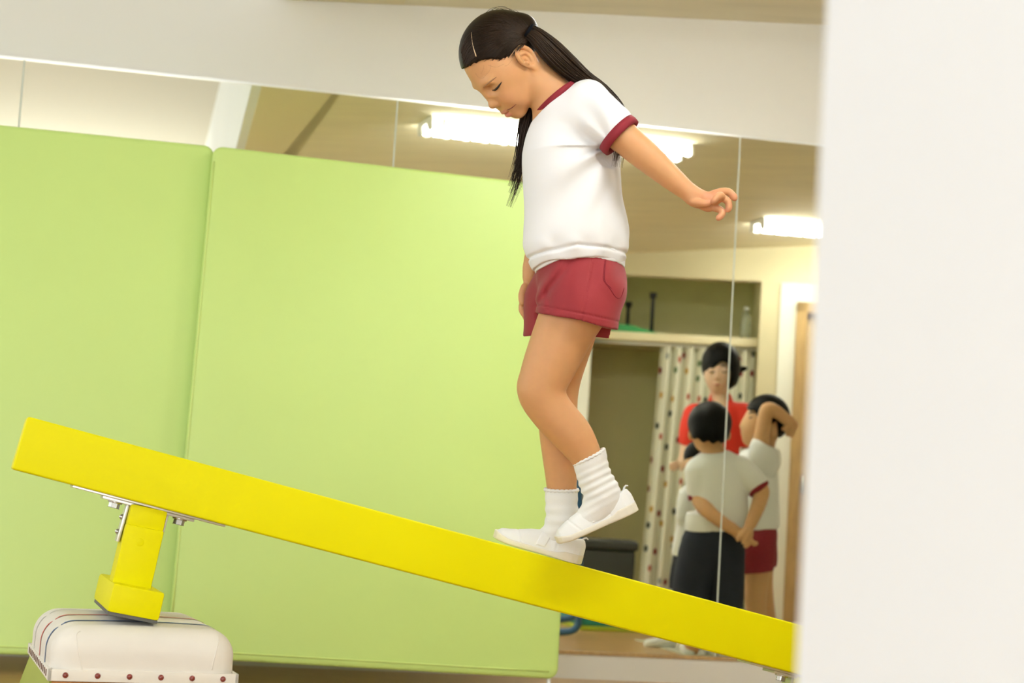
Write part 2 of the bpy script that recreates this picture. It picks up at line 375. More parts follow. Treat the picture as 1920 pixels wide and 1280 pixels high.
# wooden body, wider towards the floor
def trap(name, y0, y1, M, inset, flare, z0, z1, xa=None):
    V = []
    for z, fl_ in ((z0, flare), (z1, 0.0)):
        for x, y in ((inset-fl_, y0-fl_), (VW-inset+fl_, y0-fl_), (VW-inset+fl_, y1+fl_), (inset-fl_, y1+fl_)):
            V.append(VO + v1*x + v3*y + EZ*z)
    o = obj(name, V, [(0, 1, 2, 3), (4, 5, 6, 7), (0, 1, 5, 4), (1, 2, 6, 5), (2, 3, 7, 6), (3, 0, 4, 7)], M); fix_normals(o.data, 0.003, 1); adopt(vb, o); return o
trap('wooden_body', 0.006, VD-0.006, M_boxwood, 0.006, 0.05, 0.0, VZ0-0.003)
def side_panel(x_in, x_out, nm):
    V = []
    for z, fl_ in ((0.0, 0.052), (VZ0-0.004, 0.0)):
        for x, y in ((x_in, 0.012-fl_), (x_out, 0.012-fl_), (x_out, VD-0.012+fl_), (x_in, VD-0.012+fl_)):
            sgn = -1 if x_out < 0.1 else 1
            V.append(VO + v1*(x+sgn*fl_) + v3*y + EZ*z)
    o = obj(nm, V, [(0, 1, 2, 3), (4, 5, 6, 7), (0, 1, 5, 4), (1, 2, 6, 5), (2, 3, 7, 6), (3, 0, 4, 7)], M_boxside); fix_normals(o.data); adopt(vb, o)
side_panel(0.006, 0.0015, 'side_panel'); side_panel(VW-0.006, VW-0.0015, 'side_panel')

# ------------------------------------------------------------------ green mats standing along the mirrors
M_mat = mat('lime_vinyl', (0.57, 0.76, 0.22), 0.42, var=0.03, vscale=1.4, bump=0.10, bscale=420)
M_hem = mat('lime_hem', (0.60, 0.76, 0.22), 0.4)
M_castor = mat('white_castor', (0.85, 0.85, 0.82), 0.5)
def rounded_slab(w, h, t, rc, re, nc=6):
    """slab in x (0..w), z (0..h), y (0..t): rounded corners rc, puffed rim"""
    out = []
    for cx, cz, a0 in ((w-rc, rc, -90), (w-rc, h-rc, 0), (rc, h-rc, 90), (rc, rc, 180)):
        for k in range(nc+1):
            a = math.radians(a0+90*k/nc); out.append((cx, cz, math.cos(a), math.sin(a)))
    N = len(out); rings = []
    for d, y in [(re*2.2, 0.0), (re, re*0.12), (re*0.3, re*0.4), (0.0, re), (0.0, t-re), (re*0.3, t-re*0.4), (re, t-re*0.12), (re*2.2, t)]:
        rings.append([(cx + ca*(rc-d), y, cz + sa*(rc-d)) for cx, cz, ca, sa in out])
    V = [p for r in rings for p in r]; Fc = []
    for i in range(len(rings)-1):
        for k in range(N): Fc.append((i*N+k, i*N+(k+1) % N, (i+1)*N+(k+1) % N, (i+1)*N+k))
    Fc.append(tuple(range(N))[::-1]); Fc.append(tuple((len(rings)-1)*N+k for k in range(N)))
    return np.array(V), Fc
def gym_mat(O, ex, ez, w, h, t, label):
    ey = np.cross(ez, ex)
    V, Fc = rounded_slab(w, h, t, 0.032, 0.007)
    P = O + np.outer(V[:, 0], ex) + np.outer(V[:, 1], ey) + np.outer(V[:, 2], ez)
    root = empty('gym_mat', (O+ex*w/2)*np.array([1, 1, 0])); tag(root, label, 'gym mat', 'green mats along the mirrors')
    o = obj('mat_cover', P, Fc, M_mat, smooth=True); fix_normals(o.data); o.data.set_sharp_from_angle(angle=math.radians(50)); adopt(root, o)
    tubeobj('bottom_piping', [O+ex*x+ez*0.022-ey*0.0004 for x in np.linspace(0.03, w-0.03, 8)], 0.0028, M_hem, root, 6)
    tubeobj('side_piping', [O+ex*0.006+ez*z+ey*0.001 for z in np.linspace(0.05, h-0.05, 8)], 0.0032, M_hem, root, 6)
    for x in (0.025, w-0.025):
        b = O+ex*x+ey*t*0.3; b[2] = 0
        zz = (O+ex*x)[2]+0.004
        tubeobj('foot_post', [b+EZ*0.0, b+EZ*0.006, b+EZ*0.0061, b+EZ*zz], [0.012, 0.012, 0.007, 0.007], M_castor, root, 12)
    return root
YM = on_z(20, 1268, 0)[1]; YMT = YM+0.13
pBL, pBR = on_y(312, 1231, YM), on_y(1046, 1273, YM); pTL = on_y(398, 272, YMT)
ex = (pBR-pBL); Wm = np.linalg.norm(ex); ex /= Wm
ez = pTL-pBL; ez -= ex*(ez@ex); Hm = np.linalg.norm(ez); ez /= Hm
gym_mat(pBL, ex, ez, Wm, Hm, 0.05, 'lime green padded mat standing behind the girl, right of the seam')
qBR = on_y(335, 1238, YM+0.056); qBL = on_y(0, 1226, YM+0.05); qTR = on_y(419, 275, YMT+0.056)
ex2 = qBR-qBL; ex2 /= np.linalg.norm(ex2); ez2 = qTR-qBR; ez2 -= ex2*(ez2@ex2); H2 = np.linalg.norm(ez2); ez2 /= H2
W2 = 1.15
gym_mat(qBR-ex2*W2, ex2, ez2, W2, H2, 0.05, 'lime green padded mat at the left edge, tucked behind the other mat')
# ------------------------------------------------------------------ sculpting kit: signed distance fields on a rectilinear grid
class Field:
    """coordinates are photo pixels (x right, y down) and w = pixels away from the lens, at the figure's own distance"""
    def __init__(s, xs, ys, ws):
        s.c = [np.asarray(a, np.float32) for a in (xs, ys, ws)]
        s.a = np.full([len(a) for a in s.c], 1e3, np.float32)
    def _sl(s, lo, hi):
        r = []
        for c, l, h in zip(s.c, lo, hi):
            i, j = np.searchsorted(c, l), np.searchsorted(c, h)
            if j-i < 1: return None
            r.append(slice(max(i-1, 0), j+1))
        return tuple(r)
    def op(s, fn, lo, hi, k=4.0, mode='add', pad=None):
        pad = (k+8) if pad is None else pad
        sl = s._sl([v-pad for v in lo], [v+pad for v in hi])
        if sl is None: return
        X, Y, Wd = s.c[0][sl[0]][:, None, None], s.c[1][sl[1]][None, :, None], s.c[2][sl[2]][None, None, :]
        b = fn(X, Y, Wd).astype(np.float32); a = s.a[sl]
        if mode == 'sub': b = -b; h = np.maximum(k-np.abs(a-b), 0)/k; s.a[sl] = np.maximum(a, b)+h*h*k*0.25
        elif mode == 'disp': s.a[sl] = a+b
        elif mode == 'max': s.a[sl] = np.maximum(a, b)
        else: h = np.maximum(k-np.abs(a-b), 0)/k; s.a[sl] = np.minimum(a, b)-h*h*k*0.25
    def ell(s, c, r, k=4.0, axes=None, mode='add'):
        c = np.asarray(c, float); r = np.asarray(r, float); A = np.eye(3) if axes is None else np.asarray(axes, float)
        ext = np.sqrt(((A.T*r)**2).sum(1))
        def fn(X, Y, Wd):
            dx, dy, dw = X-c[0], Y-c[1], Wd-c[2]; k0 = 0; k1 = 0
            for i in range(3):
                q = dx*A[i][0]+dy*A[i][1]+dw*A[i][2]; k0 = k0+(q/r[i])**2; k1 = k1+(q/r[i]**2)**2
            k0 = np.sqrt(k0); return k0*(k0-1.0)/np.maximum(np.sqrt(k1), 1e-6)
        s.op(fn, c-ext, c+ext, k, mode)
    def cone(s, a, b, ra, rb, k=4.0, mode='add', sw=1.0):
        """capsule with two radii; sw stretches its section along w"""
        a = np.asarray(a, float); b = np.asarray(b, float); d = b-a; L2 = (d*np.array([1, 1, 1/sw**2])@d) + 1e-9
        R = max(ra, rb)*max(sw, 1); lo = np.minimum(a, b)-R; hi = np.maximum(a, b)+R
        def fn(X, Y, Wd):
            dx, dy, dw = X-a[0], Y-a[1], (Wd-a[2])/sw; t = np.clip((dx*d[0]+dy*d[1]+dw*d[2]/sw)/L2, 0, 1)
            return np.sqrt((dx-t*d[0])**2+(dy-t*d[1])**2+(dw-t*d[2]/sw)**2)-(ra+(rb-ra)*t)
        s.op(fn, lo, hi, k, mode)
    def chain(s, P, k=6.0, sw=1.0, mode='add', sub=3):
        """smooth limb through rows (x, y, w, radius)"""
        P = spline(P, (len(P)-1)*sub+1)
        for p, q in zip(P[:-1], P[1:]): s.cone(p[:3], q[:3], p[3], q[3], k, mode, sw)
    def half(s, p, n, k=2.0):
        """cut away everything on the side the normal n points to"""
        n = np.asarray(n, float); n = n/np.linalg.norm(n)
        lo = [c[0] for c in s.c]; hi = [c[-1] for c in s.c]
        s.op(lambda X, Y, Wd: -((X-p[0])*n[0]+(Y-p[1])*n[1]+(Wd-p[2])*n[2]), lo, hi, k, 'sub', 0)
    def mesh(s):
        A = s.a; S = A < 0; n = A.shape
        cnt = np.zeros([d-1 for d in n], np.int8)
        for i in (0, 1):
            for j in (0, 1):
                for l in (0, 1): cnt += S[i:n[0]-1+i, j:n[1]-1+j, l:n[2]-1+l]
        act = np.argwhere((cnt > 0) & (cnt < 8)); idx = np.full(cnt.shape, -1, np.int32); idx[tuple(act.T)] = np.arange(len(act))
        acc = np.zeros((len(act), 3)); num = np.zeros(len(act))
        cor = [(i, j, l) for i in (0, 1) for j in (0, 1) for l in (0, 1)]
        val = {c: A[act[:, 0]+c[0], act[:, 1]+c[1], act[:, 2]+c[2]] for c in cor}
        for c in cor:
            for ax in range(3):
                if c[ax]: continue
                e = list(c); e[ax] = 1; e = tuple(e); va, vb = val[c], val[e]; m_ = (va < 0) != (vb < 0)
                t = np.where(m_, va/(np.where(m_, va-vb, 1)), 0); p = np.tile(np.array(c, float), (len(act), 1)); p[:, ax] = t
                acc[m_] += p[m_]; num[m_] += 1
        g = act+acc/num[:, None]; V = np.empty_like(g)
        for ax in range(3): V[:, ax] = np.interp(g[:, ax], np.arange(n[ax]), s.c[ax])
        Q = []
        for ax in range(3):
            o1, o2 = [(1, 2), (2, 0), (0, 1)][ax]
            sa = [slice(None)]*3; sb = [slice(None)]*3; sa[ax] = slice(0, n[ax]-1); sb[ax] = slice(1, n[ax])
            for o_ in (o1, o2): sa[o_] = slice(1, n[o_]-1); sb[o_] = slice(1, n[o_]-1)
            d = S[tuple(sa)] != S[tuple(sb)]; e = np.argwhere(d); fl_ = S[tuple(sa)][d]
            e[:, o1] += 1; e[:, o2] += 1
            def cell(a, b):
                q = e.copy(); q[:, o1] -= a; q[:, o2] -= b; return idx[q[:, 0], q[:, 1], q[:, 2]]
            q = np.stack([cell(1, 1), cell(0, 1), cell(0, 0), cell(1, 0)], 1)
            q[~fl_] = q[~fl_][:, ::-1]; Q.append(q)
        return V, np.concatenate(Q)
def grid(lo, hi, v): return np.arange(lo, hi+v, v)
def grid_var(segs):
    """[(from, to, step), ...] joined into one axis"""
    out = [np.arange(a, b-1e-6, st) for a, b, st in segs]; return np.concatenate(out+[[segs[-1][1]]])
class Place:
    """turns figure pixels into metres: a plain similarity (one scale, one rotation) at distance D; mirrored figures stand on this side of the glass"""
    def __init__(s, D, mirrored=False, dy=0.0): s.D = D; s.s = D/FPX; s.m = mirrored; s.dy = dy
    def __call__(s, V):
        V = np.asarray(V, float).reshape(-1, 3)
        P = CC + CF*s.D + s.s*(np.outer(V[:, 0]-960, CR) - np.outer(V[:, 1]+s.dy-640, CU) + np.outer(V[:, 2], CF))
        return refl(P) if s.m else P
def figure_part(name, fld, pl, M, root, smooth_it=1):
    V, Q = fld.mesh()
    # pixel frame has y down (left-handed), so quads flip once; a mirrored figure flips back
    P = pl(V); 
    if not pl.m: Q = Q[:, ::-1]
    o = obj_np(name, P, Q, M)
    fix = o.data
    adopt(root, o); o['_px'] = 0; del o['_px']
    return o, V
def flow_noise(X, Y, Wd, f, seed):
    r = np.random.default_rng(seed); out = 0
    for i in range(5):
        d = r.normal(size=3); d /= np.linalg.norm(d); ph = r.uniform(0, 6.28); fr = f*r.uniform(0.7, 1.5)
        out = out + np.sin((X*d[0]+Y*d[1]+Wd*d[2])*fr+ph)
    return out/5
# ------------------------------------------------------------------ the girl on the beam
M_skin = mat('child_skin', (0.7, 0.4, 0.2), 0.48, var=0.03, vscale=60, sss=0.25, vcol='tint', spec=0.35)
M_hair = mat('dark_hair', (0.012, 0.007, 0.004), 0.42, var=0.5, vscale=25, spec=0.35, stint=(0.42, 0.34, 0.28))
M_hair2 = mat('dark_hair_strand', (0.020, 0.011, 0.006), 0.36, var=0.5, vscale=40, spec=0.4, stint=(0.55, 0.45, 0.38))
M_shirt = mat('white_jersey', (0.84, 0.85, 0.87), 0.9, bump=0.10, bscale=900, var=0.01)
M_maroon = mat('maroon_rib', (0.235, 0.010, 0.022), 0.8, bump=0.15, bscale=900, var=0.08, vscale=30)
M_shorts = mat('maroon_jersey', (0.285, 0.016, 0.024), 0.75, bump=0.12, bscale=900, var=0.06, vscale=12, sheen=0.1)
M_sock = mat('white_sock', (0.84, 0.845, 0.83), 0.95, bump=0.25, bscale=900)
M_shoe = mat('white_canvas_shoe', (0.84, 0.85, 0.84), 0.6, bump=0.08, bscale=800)
M_sole = mat('cream_rubber_sole', (0.78, 0.74, 0.62), 0.5)
M_tie = mat('black_hair_tie', (0.006, 0.007, 0.010), 0.9, spec=0.1)
M_lash = mat('dark_lash', (0.012, 0.008, 0.006), 0.5)
M_brow = mat('brow_hair', (0.36, 0.19, 0.085), 0.7)
GD = 3.72
GP = Place(GD)
girl = empty('person', GP([(1010, 1030, 20)])[0])
tag(girl, 'girl in white shirt and maroon shorts walking down the yellow beam', 'person')

# head frame: forward, up, left (left = towards the lens)
HT, HY = math.radians(45), math.radians(22)
HO = np.array([938.0, 112.0, 0.0])
fh = np.array([-math.cos(HY), 0, -math.sin(HY)]); up0 = np.array([0, -1.0, 0])
HF = math.cos(HT)*fh - math.sin(HT)*up0
HU = math.cos(HT)*up0 + math.sin(HT)*fh
HL = np.array([math.sin(HY), 0, -math.cos(HY)])
HA = np.array([HF, HU, HL])
def hl(F, U, L=0.0): return HO + F*HF + U*HU + L*HL

gx = grid_var([(850, 1030, 1.35), (1030, 1262, 2.6), (1262, 1378, 1.3)])
gy = grid_var([(15, 90, 2.2), (90, 236, 1.35), (236, 352, 2.6), (352, 430, 1.3), (430, 1080, 3.0)])
gw = grid_var([(-150, -118, 3.0), (-118, 70, 1.7), (70, 130, 3.0)])
B = Field(gx, gy, gw)
# --- head
B.ell(hl(-10, 11, 0), (77, 71, 61), 6, HA)
B.ell(hl(24, -42, 0), (40, 56, 49), 26, HA)
B.ell(hl(10, -20, 0), (56, 46, 57), 20, HA)
B.ell(hl(42, -92, 0), (13, 13, 16), 22, HA)
for sg in (-1, 1):
    B.ell(hl(16, -66, 26*sg), (30, 26, 20), 18, HA)          # jaw
    B.ell(hl(42, -53, 26*sg), (19, 18, 17), 14, HA)          # cheek
    B.ell(hl(56, -8, 22*sg), (9, 6, 17), 12, HA)             # brow
    B.ell(hl(66, -23, 26*sg), (11, 9, 15), 10, HA, 'sub')    # socket
    B.ell(hl(46.5, -25, 27*sg), (12.5, 11.5, 14), 5, HA)     # lidded eyeball
B.cone(hl(58, -20), hl(68, -46), 6.0, 7.0, 10)
B.ell(hl(70.5, -50), (8.0, 7.0, 8.5), 6, HA)
for sg in (-1, 1):
    B.ell(hl(64, -53, 8*sg), (7, 5, 5.5), 4, HA)
    B.ell(hl(67, -58.5, 4.6*sg), (4, 2.2, 2.4), 2, HA, 'sub')
B.ell(hl(55, -72), (9, 13, 21), 12, HA)                        # muzzle
B.ell(hl(63, -75), (4.5, 3.6, 13), 4, HA); B.ell(hl(61, -83.5), (5, 4.6, 11), 4, HA)
mouth = [hl(56.5, -75, -18), hl(64, -78.5, -9), hl(67, -79.5, 0), hl(64, -78.5, 9), hl(56.5, -75, 18), hl(51, -72.5, 22)]
for p, q in zip(mouth[:-1], mouth[1:]): B.cone(p, q, 1.5, 1.5, 2.2, 'sub')
# --- ears
for sg in (-1, 1):
    ea = np.array([HF*0.94+HL*0.34*sg, HU, HL*sg*0.94-HF*0.34]); eo = hl(-13, -22, 61*sg)
    tl = math.radians(-18); e0 = ea[0]*math.cos(tl)+ea[1]*math.sin(tl); e1_ = -ea[0]*math.sin(tl)+ea[1]*math.cos(tl); ea = np.array([e0, e1_, ea[2]])
    E = lambda a, b, c: eo+ea[0]*a+ea[1]*b+ea[2]*c
    B.ell(E(-1, 0, 2), (17, 24, 4.5), 4, ea)
    B.ell(E(2, -20, 3), (9, 9, 5), 5, ea)
    B.ell(E(1, 0, 9), (11.5, 17, 7.5), 2, ea, 'sub')
    rim = [E(12, 2, 2), E(12, 12, 5), E(6, 22, 7), E(-6, 23, 8), E(-15, 14, 8), E(-17, 0, 8), E(-12, -12, 7), E(-5, -21, 5)]
    B.chain([(*p, 3.6) for p in rim], 2.0)
    B.chain([(*p, 2.4) for p in (E(0, 13, 4), E(-8, 6, 5), E(-8, -6, 5), E(-2, -13, 4.5))], 2.5)
    B.ell(E(9, -4, 6), (3.5, 5, 3.5), 3, ea)
    B.ell(E(4, -4, 2), (5, 5, 5), 2, ea, 'sub')
# --- neck, trunk (under the clothes)
B.chain([(975, 118, 2, 37), (1012, 154, 2, 36), (1038, 180, 2, 37), (1052, 212, 2, 44)], 14)
B.chain([(1062, 240, 0, 62), (1070, 320, 0, 66), (1078, 420, 0, 66), (1086, 520, 0, 70)], 20, sw=1.15)
# --- near (left) arm, reaching back
B.chain([(1098, 222, -62, 40), (1130, 238, -84, 31), (1168, 272, -92, 27.5), (1208, 306, -96, 25), (1250, 343, -99, 19.5), (1280, 368, -101, 14.5), (1292, 376, -101, 14)], 8)
# hand: palm turned to the lens, fingers curling
pa = np.array([[0.95, 0.31, 0.0], [-0.31, 0.95, 0.0], [0, 0, 1.0]])
B.ell((1308, 383, -100), (25, 17, 9.5), 9, pa)
B.ell((1318, 388, -101), (15, 16, 8.5), 8, pa)
B.ell((1290, 386, -107), (15, 8.5, 9), 8, np.array([[0.85, 0.5, -0.1], [-0.5, 0.85, 0], [0.1, 0, 1.0]]))
def finger(P, k=2.2): B.chain(P, k, sub=3)
finger([(1288, 386, -111, 7.6), (1302, 390, -117, 6.8), (1312, 390.5, -119, 5.6), (1316, 389, -120, 4.6)])         # thumb across the palm
finger([(1322, 374, -100, 7.4), (1340, 368.5, -104, 6.8), (1353, 369, -109, 6.2), (1361, 377, -113, 5.7), (1363, 381, -114, 5.0)])   # index
finger([(1328, 381, -103, 7.2), (1340, 380, -110, 6.6), (1350, 386, -114, 6.0), (1352.5, 396, -116, 5.6), (1351, 402, -116, 4.9)])    # middle
finger([(1328, 388, -106, 7.0), (1338, 378, -119, 6.4), (1333, 377, -126, 6.0), (1326, 384, -128, 5.5), (1323, 388, -127, 4.7)])      # ring, folded
finger([(1325, 396, -101, 6.6), (1337, 401, -107, 5.9), (1342, 407, -111, 5.5), (1337, 414, -114, 5.1), (1333, 417, -115, 4.5)])      # little
# --- far (right) arm, hanging in front of the hip
B.chain([(1060, 225, 66, 38), (1046, 300, 92, 27), (1030, 390, 104, 24), (1008, 465, 98, 20), (996, 515, 90, 16)], 8)
B.ell((990, 548, 86), (12, 25, 10), 8)
for dx, dw, yl in ((-6, -6, 590), (-3, -2, 598), (1, 3, 598), (4, 8, 588)):
    B.chain([(988+dx, 560, 86+dw, 6.5), (986+dx*1.2, 578, 82+dw, 6), (990+dx, yl, 78+dw, 5)], 2.0)
B.chain([(984, 535, 80, 7), (979, 552, 74, 6.5), (980, 566, 70, 5.5)], 3)
# --- near (left) leg, knee bent; far (right) leg, standing
B.chain([(1096, 545, -40, 62), (1066, 600, -45, 55), (1036, 668, -48, 48.5), (1018, 712, -50, 42), (1014, 738, -50, 38.5), (1038, 775, -48, 36.5), (1071, 812, -45, 34.5), (1092, 843, -44, 27.5), (1106, 872, -43, 23), (1122, 915, -42, 24), (1132, 938, -42, 25)], 9)
B.ell((1001, 722, -50), (25, 25, 27), 14)                                 # kneecap
B.chain([(1132, 938, -42, 20), (1105, 966, -42, 15), (1082, 988, -42, 9)], 8)
B.chain([(1078, 560, 40, 62), (1062, 650, 42, 46), (1050, 715, 42, 37), (1047, 760, 42, 34), (1049, 810, 42, 34.5), (1052, 860, 42, 31), (1054, 910, 42, 26), (1056, 960, 42, 24), (1058, 995, 42, 24)], 9)
B.chain([(1058, 1010, 42, 17), (1022, 1018, 42, 11), (985, 1012, 42, 5)], 8)
body, BV = figure_part('body', B, GP, M_skin, girl)
# colour of the skin itself: lips, cheeks, fingertips
base = np.array([0.63, 0.335, 0.152]); tint = np.tile(base, (len(BV), 1))
lv = (BV-HO)@HA.T
def blend(mask, col, amt):
    global tint
    a = (np.clip(mask, 0, 1)*amt)[:, None]; tint = tint*(1-a)+np.array(col)*a
near_head = np.exp(-((lv/85)**2).sum(1)**4)
blend(np.exp(-(((lv[:, 0]-48)/16)**2+((lv[:, 1]+50)/16)**2+((np.abs(lv[:, 2])-32)/16)**2)), (0.70, 0.31, 0.17), 0.6)
lipm = ((lv[:, 0] > 52) & (np.abs(lv[:, 2]) < 19)).astype(float)
blend(lipm*np.clip(1.6-((lv[:, 1]+75.0-np.abs(lv[:, 2])*0.12)/3.6)**2, 0, 1)*np.clip(1.5-(lv[:, 2]/15)**2, 0, 1), (0.52, 0.17, 0.12), 0.75)
blend(lipm*np.clip(1.6-((lv[:, 1]+83.5-np.abs(lv[:, 2])*0.15)/4.6)**2, 0, 1)*np.clip(1.5-(lv[:, 2]/12)**2, 0, 1), (0.62, 0.20, 0.16), 0.85)
for c, r in (((1362, 380, -114), 9), ((1351, 401, -116), 9), ((1334, 416, -115), 9), ((1314, 390, -119), 7), ((1325, 386, -127), 7)):
    blend(np.exp(-((BV-np.array(c))**2).sum(1)/r**2), (0.70, 0.27, 0.19), 0.7)
hm = np.exp(-((BV-np.array((1315, 385, -100)))**2).sum(1)/40**2); blend(hm, (0.66, 0.31, 0.18), 0.7)
ca = body.data.color_attributes.new('tint', 'FLOAT_COLOR', 'POINT')
ca.data.foreach_set('color', np.concatenate([tint, np.ones((len(tint), 1))], 1).astype(np.float32).ravel())

def bvh_px(V, Q): return BVHTree.FromPolygons(V.tolist(), Q.tolist())
def obj_bvh(o):
    me = o.data; co = np.empty(len(me.vertices)*3, np.float32); me.vertices.foreach_get('co', co)
    return BVHTree.FromPolygons(co.reshape(-1, 3).tolist(), [p.vertices[:] for p in me.polygons])
body_bvh = obj_bvh(body)
def drop(bv, px, py, lift=0.0):
    """point where the sight line through a pixel meets a surface, lifted off it"""
    h = bv.ray_cast(Vector(CC), Vector(ray(px, py)).normalized())
    return None if h[0] is None else np.array(h[0])+np.array(h[1])*lift
def on_surface(name, bv, pts, rad, M, root, lift=0.0, n=24, sides=6):
    S = spline([(*p, r) for p, r in zip(pts, rad)], n); P = []; Rr = []
    for x, y, r in S:
        q = drop(bv, x, y, lift)
        if q is not None: P.append(q); Rr.append(max(r, 0.05)*GP.s)
    if len(P) > 2: return tubeobj(name, P, np.array(Rr), M, root, sides)
# lashes, brow
on_surface('eyelash', body_bvh, [(923, 169.5), (928, 168.5), (933, 164), (938, 157.5), (941, 153)], [0.6, 2.0, 2.1, 1.5, 0.4], M_lash, girl, 0.0002)
on_surface('eyebrow', body_bvh, [(906, 163), (912, 158.5), (919, 153), (926, 147.5), (931, 144)], [0.6, 1.5, 1.3, 1.0, 0.3], M_brow, girl, -0.0006)
on_surface('mouth_line', body_bvh, [(950, 206.5), (956, 204), (962, 200), (968, 195)], [0.5, 1.0, 0.9, 0.3], mat('mouth_shadow', (0.20, 0.05, 0.035), 0.6), girl, -0.0003)
# far eyelash and brow stand just past the bridge of the nose
far = [GP([hl(53, -28, -24)])[0], GP([hl(59, -33, -27)])[0], GP([hl(61, -39, -29)])[0]]
tubeobj('eyelash', far, np.array([1.5, 1.2, 0.3])*GP.s, M_lash, girl, 6)
farb = [hl(62.5, -11, -13), hl(62.0, -6, -22), hl(57, -3, -31)]
tubeobj('eyebrow', GP(farb), np.array([1.4, 1.4, 0.4])*GP.s, M_brow, girl, 6)

# --- hair cap
HF_x = [-120, -70, -55, -40, -28, -10, 4, 22, 40, 55, 65, 90]
HF_u = [-40, -46, -44, -30, 2, 6, 3, 10, 28, 35, 37, 38]
Hc = Field(grid(858, 1030, 1.6), grid(10, 190, 1.6), grid(-80, 80, 1.8))
Hc.ell(hl(-10, 12, 0), (81, 75.5, 65.5), 6, HA)
Hc.ell(hl(-66, 14, 26), (26, 26, 22), 16, HA); Hc.ell(hl(-66, 14, -30), (26, 26, 22), 16, HA)
def hairline(X, Y, Wd):
    dx, dy, dw = X-HO[0], Y-HO[1], Wd-HO[2]
    f = dx*HF[0]+dy*HF[1]+dw*HF[2]; u = dx*HU[0]+dy*HU[1]+dw*HU[2]; l = dx*HL[0]+dy*HL[1]+dw*HL[2]
    return (np.interp(f.ravel(), HF_x, HF_u).reshape(f.shape)-u+1.2*np.sin(l*0.5)+0.8*np.sin(f*0.8))*0.75
Hc.op(hairline, (858, 10, -80), (1030, 190, 80), 1, 'max', 0)
cap, _ = figure_part('hair_cap', Hc, GP, M_hair, girl)
cap_bvh = obj_bvh(cap)
TIE = np.array([991.0, 68.0])
r_ = random.Random(3); sv, sf = [], []
def strand(P, R, n=4):
    V, Fc = tube(P, R, n, cap=False); o_ = sum(len(v) for v in sv); sv.append(V); sf.extend([tuple(i+o_ for i in f) for f in Fc])
edge = spline([(884, 62), (888, 84), (893, 104), (903, 114), (922, 119), (945, 116), (960, 109), (970, 99), (975, 92)], 60)
edge2 = spline([(884, 62), (893, 45), (908, 32), (930, 23), (955, 24), (976, 36)], 40)
for ed, cnt in ((edge, 150), (edge2, 90)):
    for i in range(cnt):
        s0 = ed[r_.randrange(len(ed))]+np.array([r_.uniform(-2, 2), r_.uniform(-2, 2)])
        t0 = TIE+np.array([r_.uniform(-5, 3), r_.uniform(-8, 8)])
        if ed is edge2: t0 = TIE+np.array([r_.uniform(-4, 6), r_.uniform(-10, 0)])
        mid = (s0+t0)/2; mid = mid+np.array([0, -0.10*(t0[0]-s0[0])])+np.array([r_.uniform(-2, 2), r_.uniform(-2, 2)])
        if ed is edge: s0 = s0+(s0-t0)/np.linalg.norm(s0-t0)*r_.uniform(-2, 3.5)
        lf_ = 0.0006*r_.uniform(-0.6, 0.9); P = []
        for x, y in spline([s0, mid, t0], 16):
            c_ = [q for q in (drop(cap_bvh, x, y, lf_), drop(body_bvh, x, y, 0.0003)) if q is not None]
            if c_: P.append(min(c_, key=lambda q: np.linalg.norm(q-CC)))
        if len(P) > 5: strand(np.array(P), np.linspace(0.03, 1, len(P))**0.5*r_.uniform(0.55, 1.1)*GP.s)
for i in range(80):                                                      # the other side of the parting, combed away
    t_ = r_.random(); s0 = np.array([883+t_*9, 60+t_*46])+np.array([r_.uniform(-1, 1), r_.uniform(-1, 1)]); e0 = np.array([866+t_*8-r_.uniform(0, 3), 92+t_*44])
    P = [drop(cap_bvh, x, y, 0.0006*r_.uniform(-0.4, 0.9)) for x, y in spline([s0, (s0+e0)/2+np.array([-2, -3]), e0], 10)]; P = [p for p in P if p is not None]
    if len(P) > 4: strand(np.array(P), r_.uniform(0.6, 1.1)*GP.s)
V = np.concatenate(sv); o = obj('combed_strands', V, sf, M_hair2, smooth=True); adopt(girl, o); o['kind'] = 'stuff'
# fine baby hairs at the hairline and a few flyaways
sv, sf = [], []
for a, b, c in (((893, 118), (890, 132), (886, 140)), ((899, 122), (892, 136), (897, 145)), ((897, 145), (905, 147), (913, 138)), ((884, 124), (883, 134), (881, 141)), ((907, 122), (906, 130), (902, 138)), ((915, 122), (930, 126), (945, 120)), ((960, 112), (952, 122), (946, 124)), ((972, 104), (966, 116), (958, 121)), ((977, 100), (974, 112), (968, 119)), ((889, 116), (878, 128), (877, 138)), ((920, 121), (918, 132), (910, 141))):
    P = [drop(body_bvh, x, y, 0.0004) for x, y in spline([a, b, c], 10)]; P = [p for p in P if p is not None]
    if len(P) > 3: strand(np.array(P), 0.45*GP.s)
for k in range(16):
    a0 = r_.uniform(-2.4, -0.7); rr_ = r_.uniform(1.02, 1.10); st = np.array([937, 97]); Pp = []
    for t in np.linspace(0, 1, 10):
        a = a0+t*r_.uniform(0.5, 0.8); Rr = 72*(1+(rr_-1)*math.sin(t*2.6)*1.6)
        Pp.append((st[0]+Rr*math.cos(a)*1.0, st[1]+Rr*math.sin(a)*1.04, r_.uniform(-4, 4)))
    strand(GP(spline(Pp[::3], 12)), 0.3*GP.s)
V = np.concatenate(sv); o = obj('stray_hairs', V, sf, M_hair2, smooth=True); adopt(girl, o); o['kind'] = 'stuff'
on_surface('parting', cap_bvh, [(884, 60), (885, 74), (888, 90), (893, 106)], [0.2, 0.6, 0.9, 1.3], mat('scalp', (0.55, 0.38, 0.22), 0.6), girl, -0.0002)
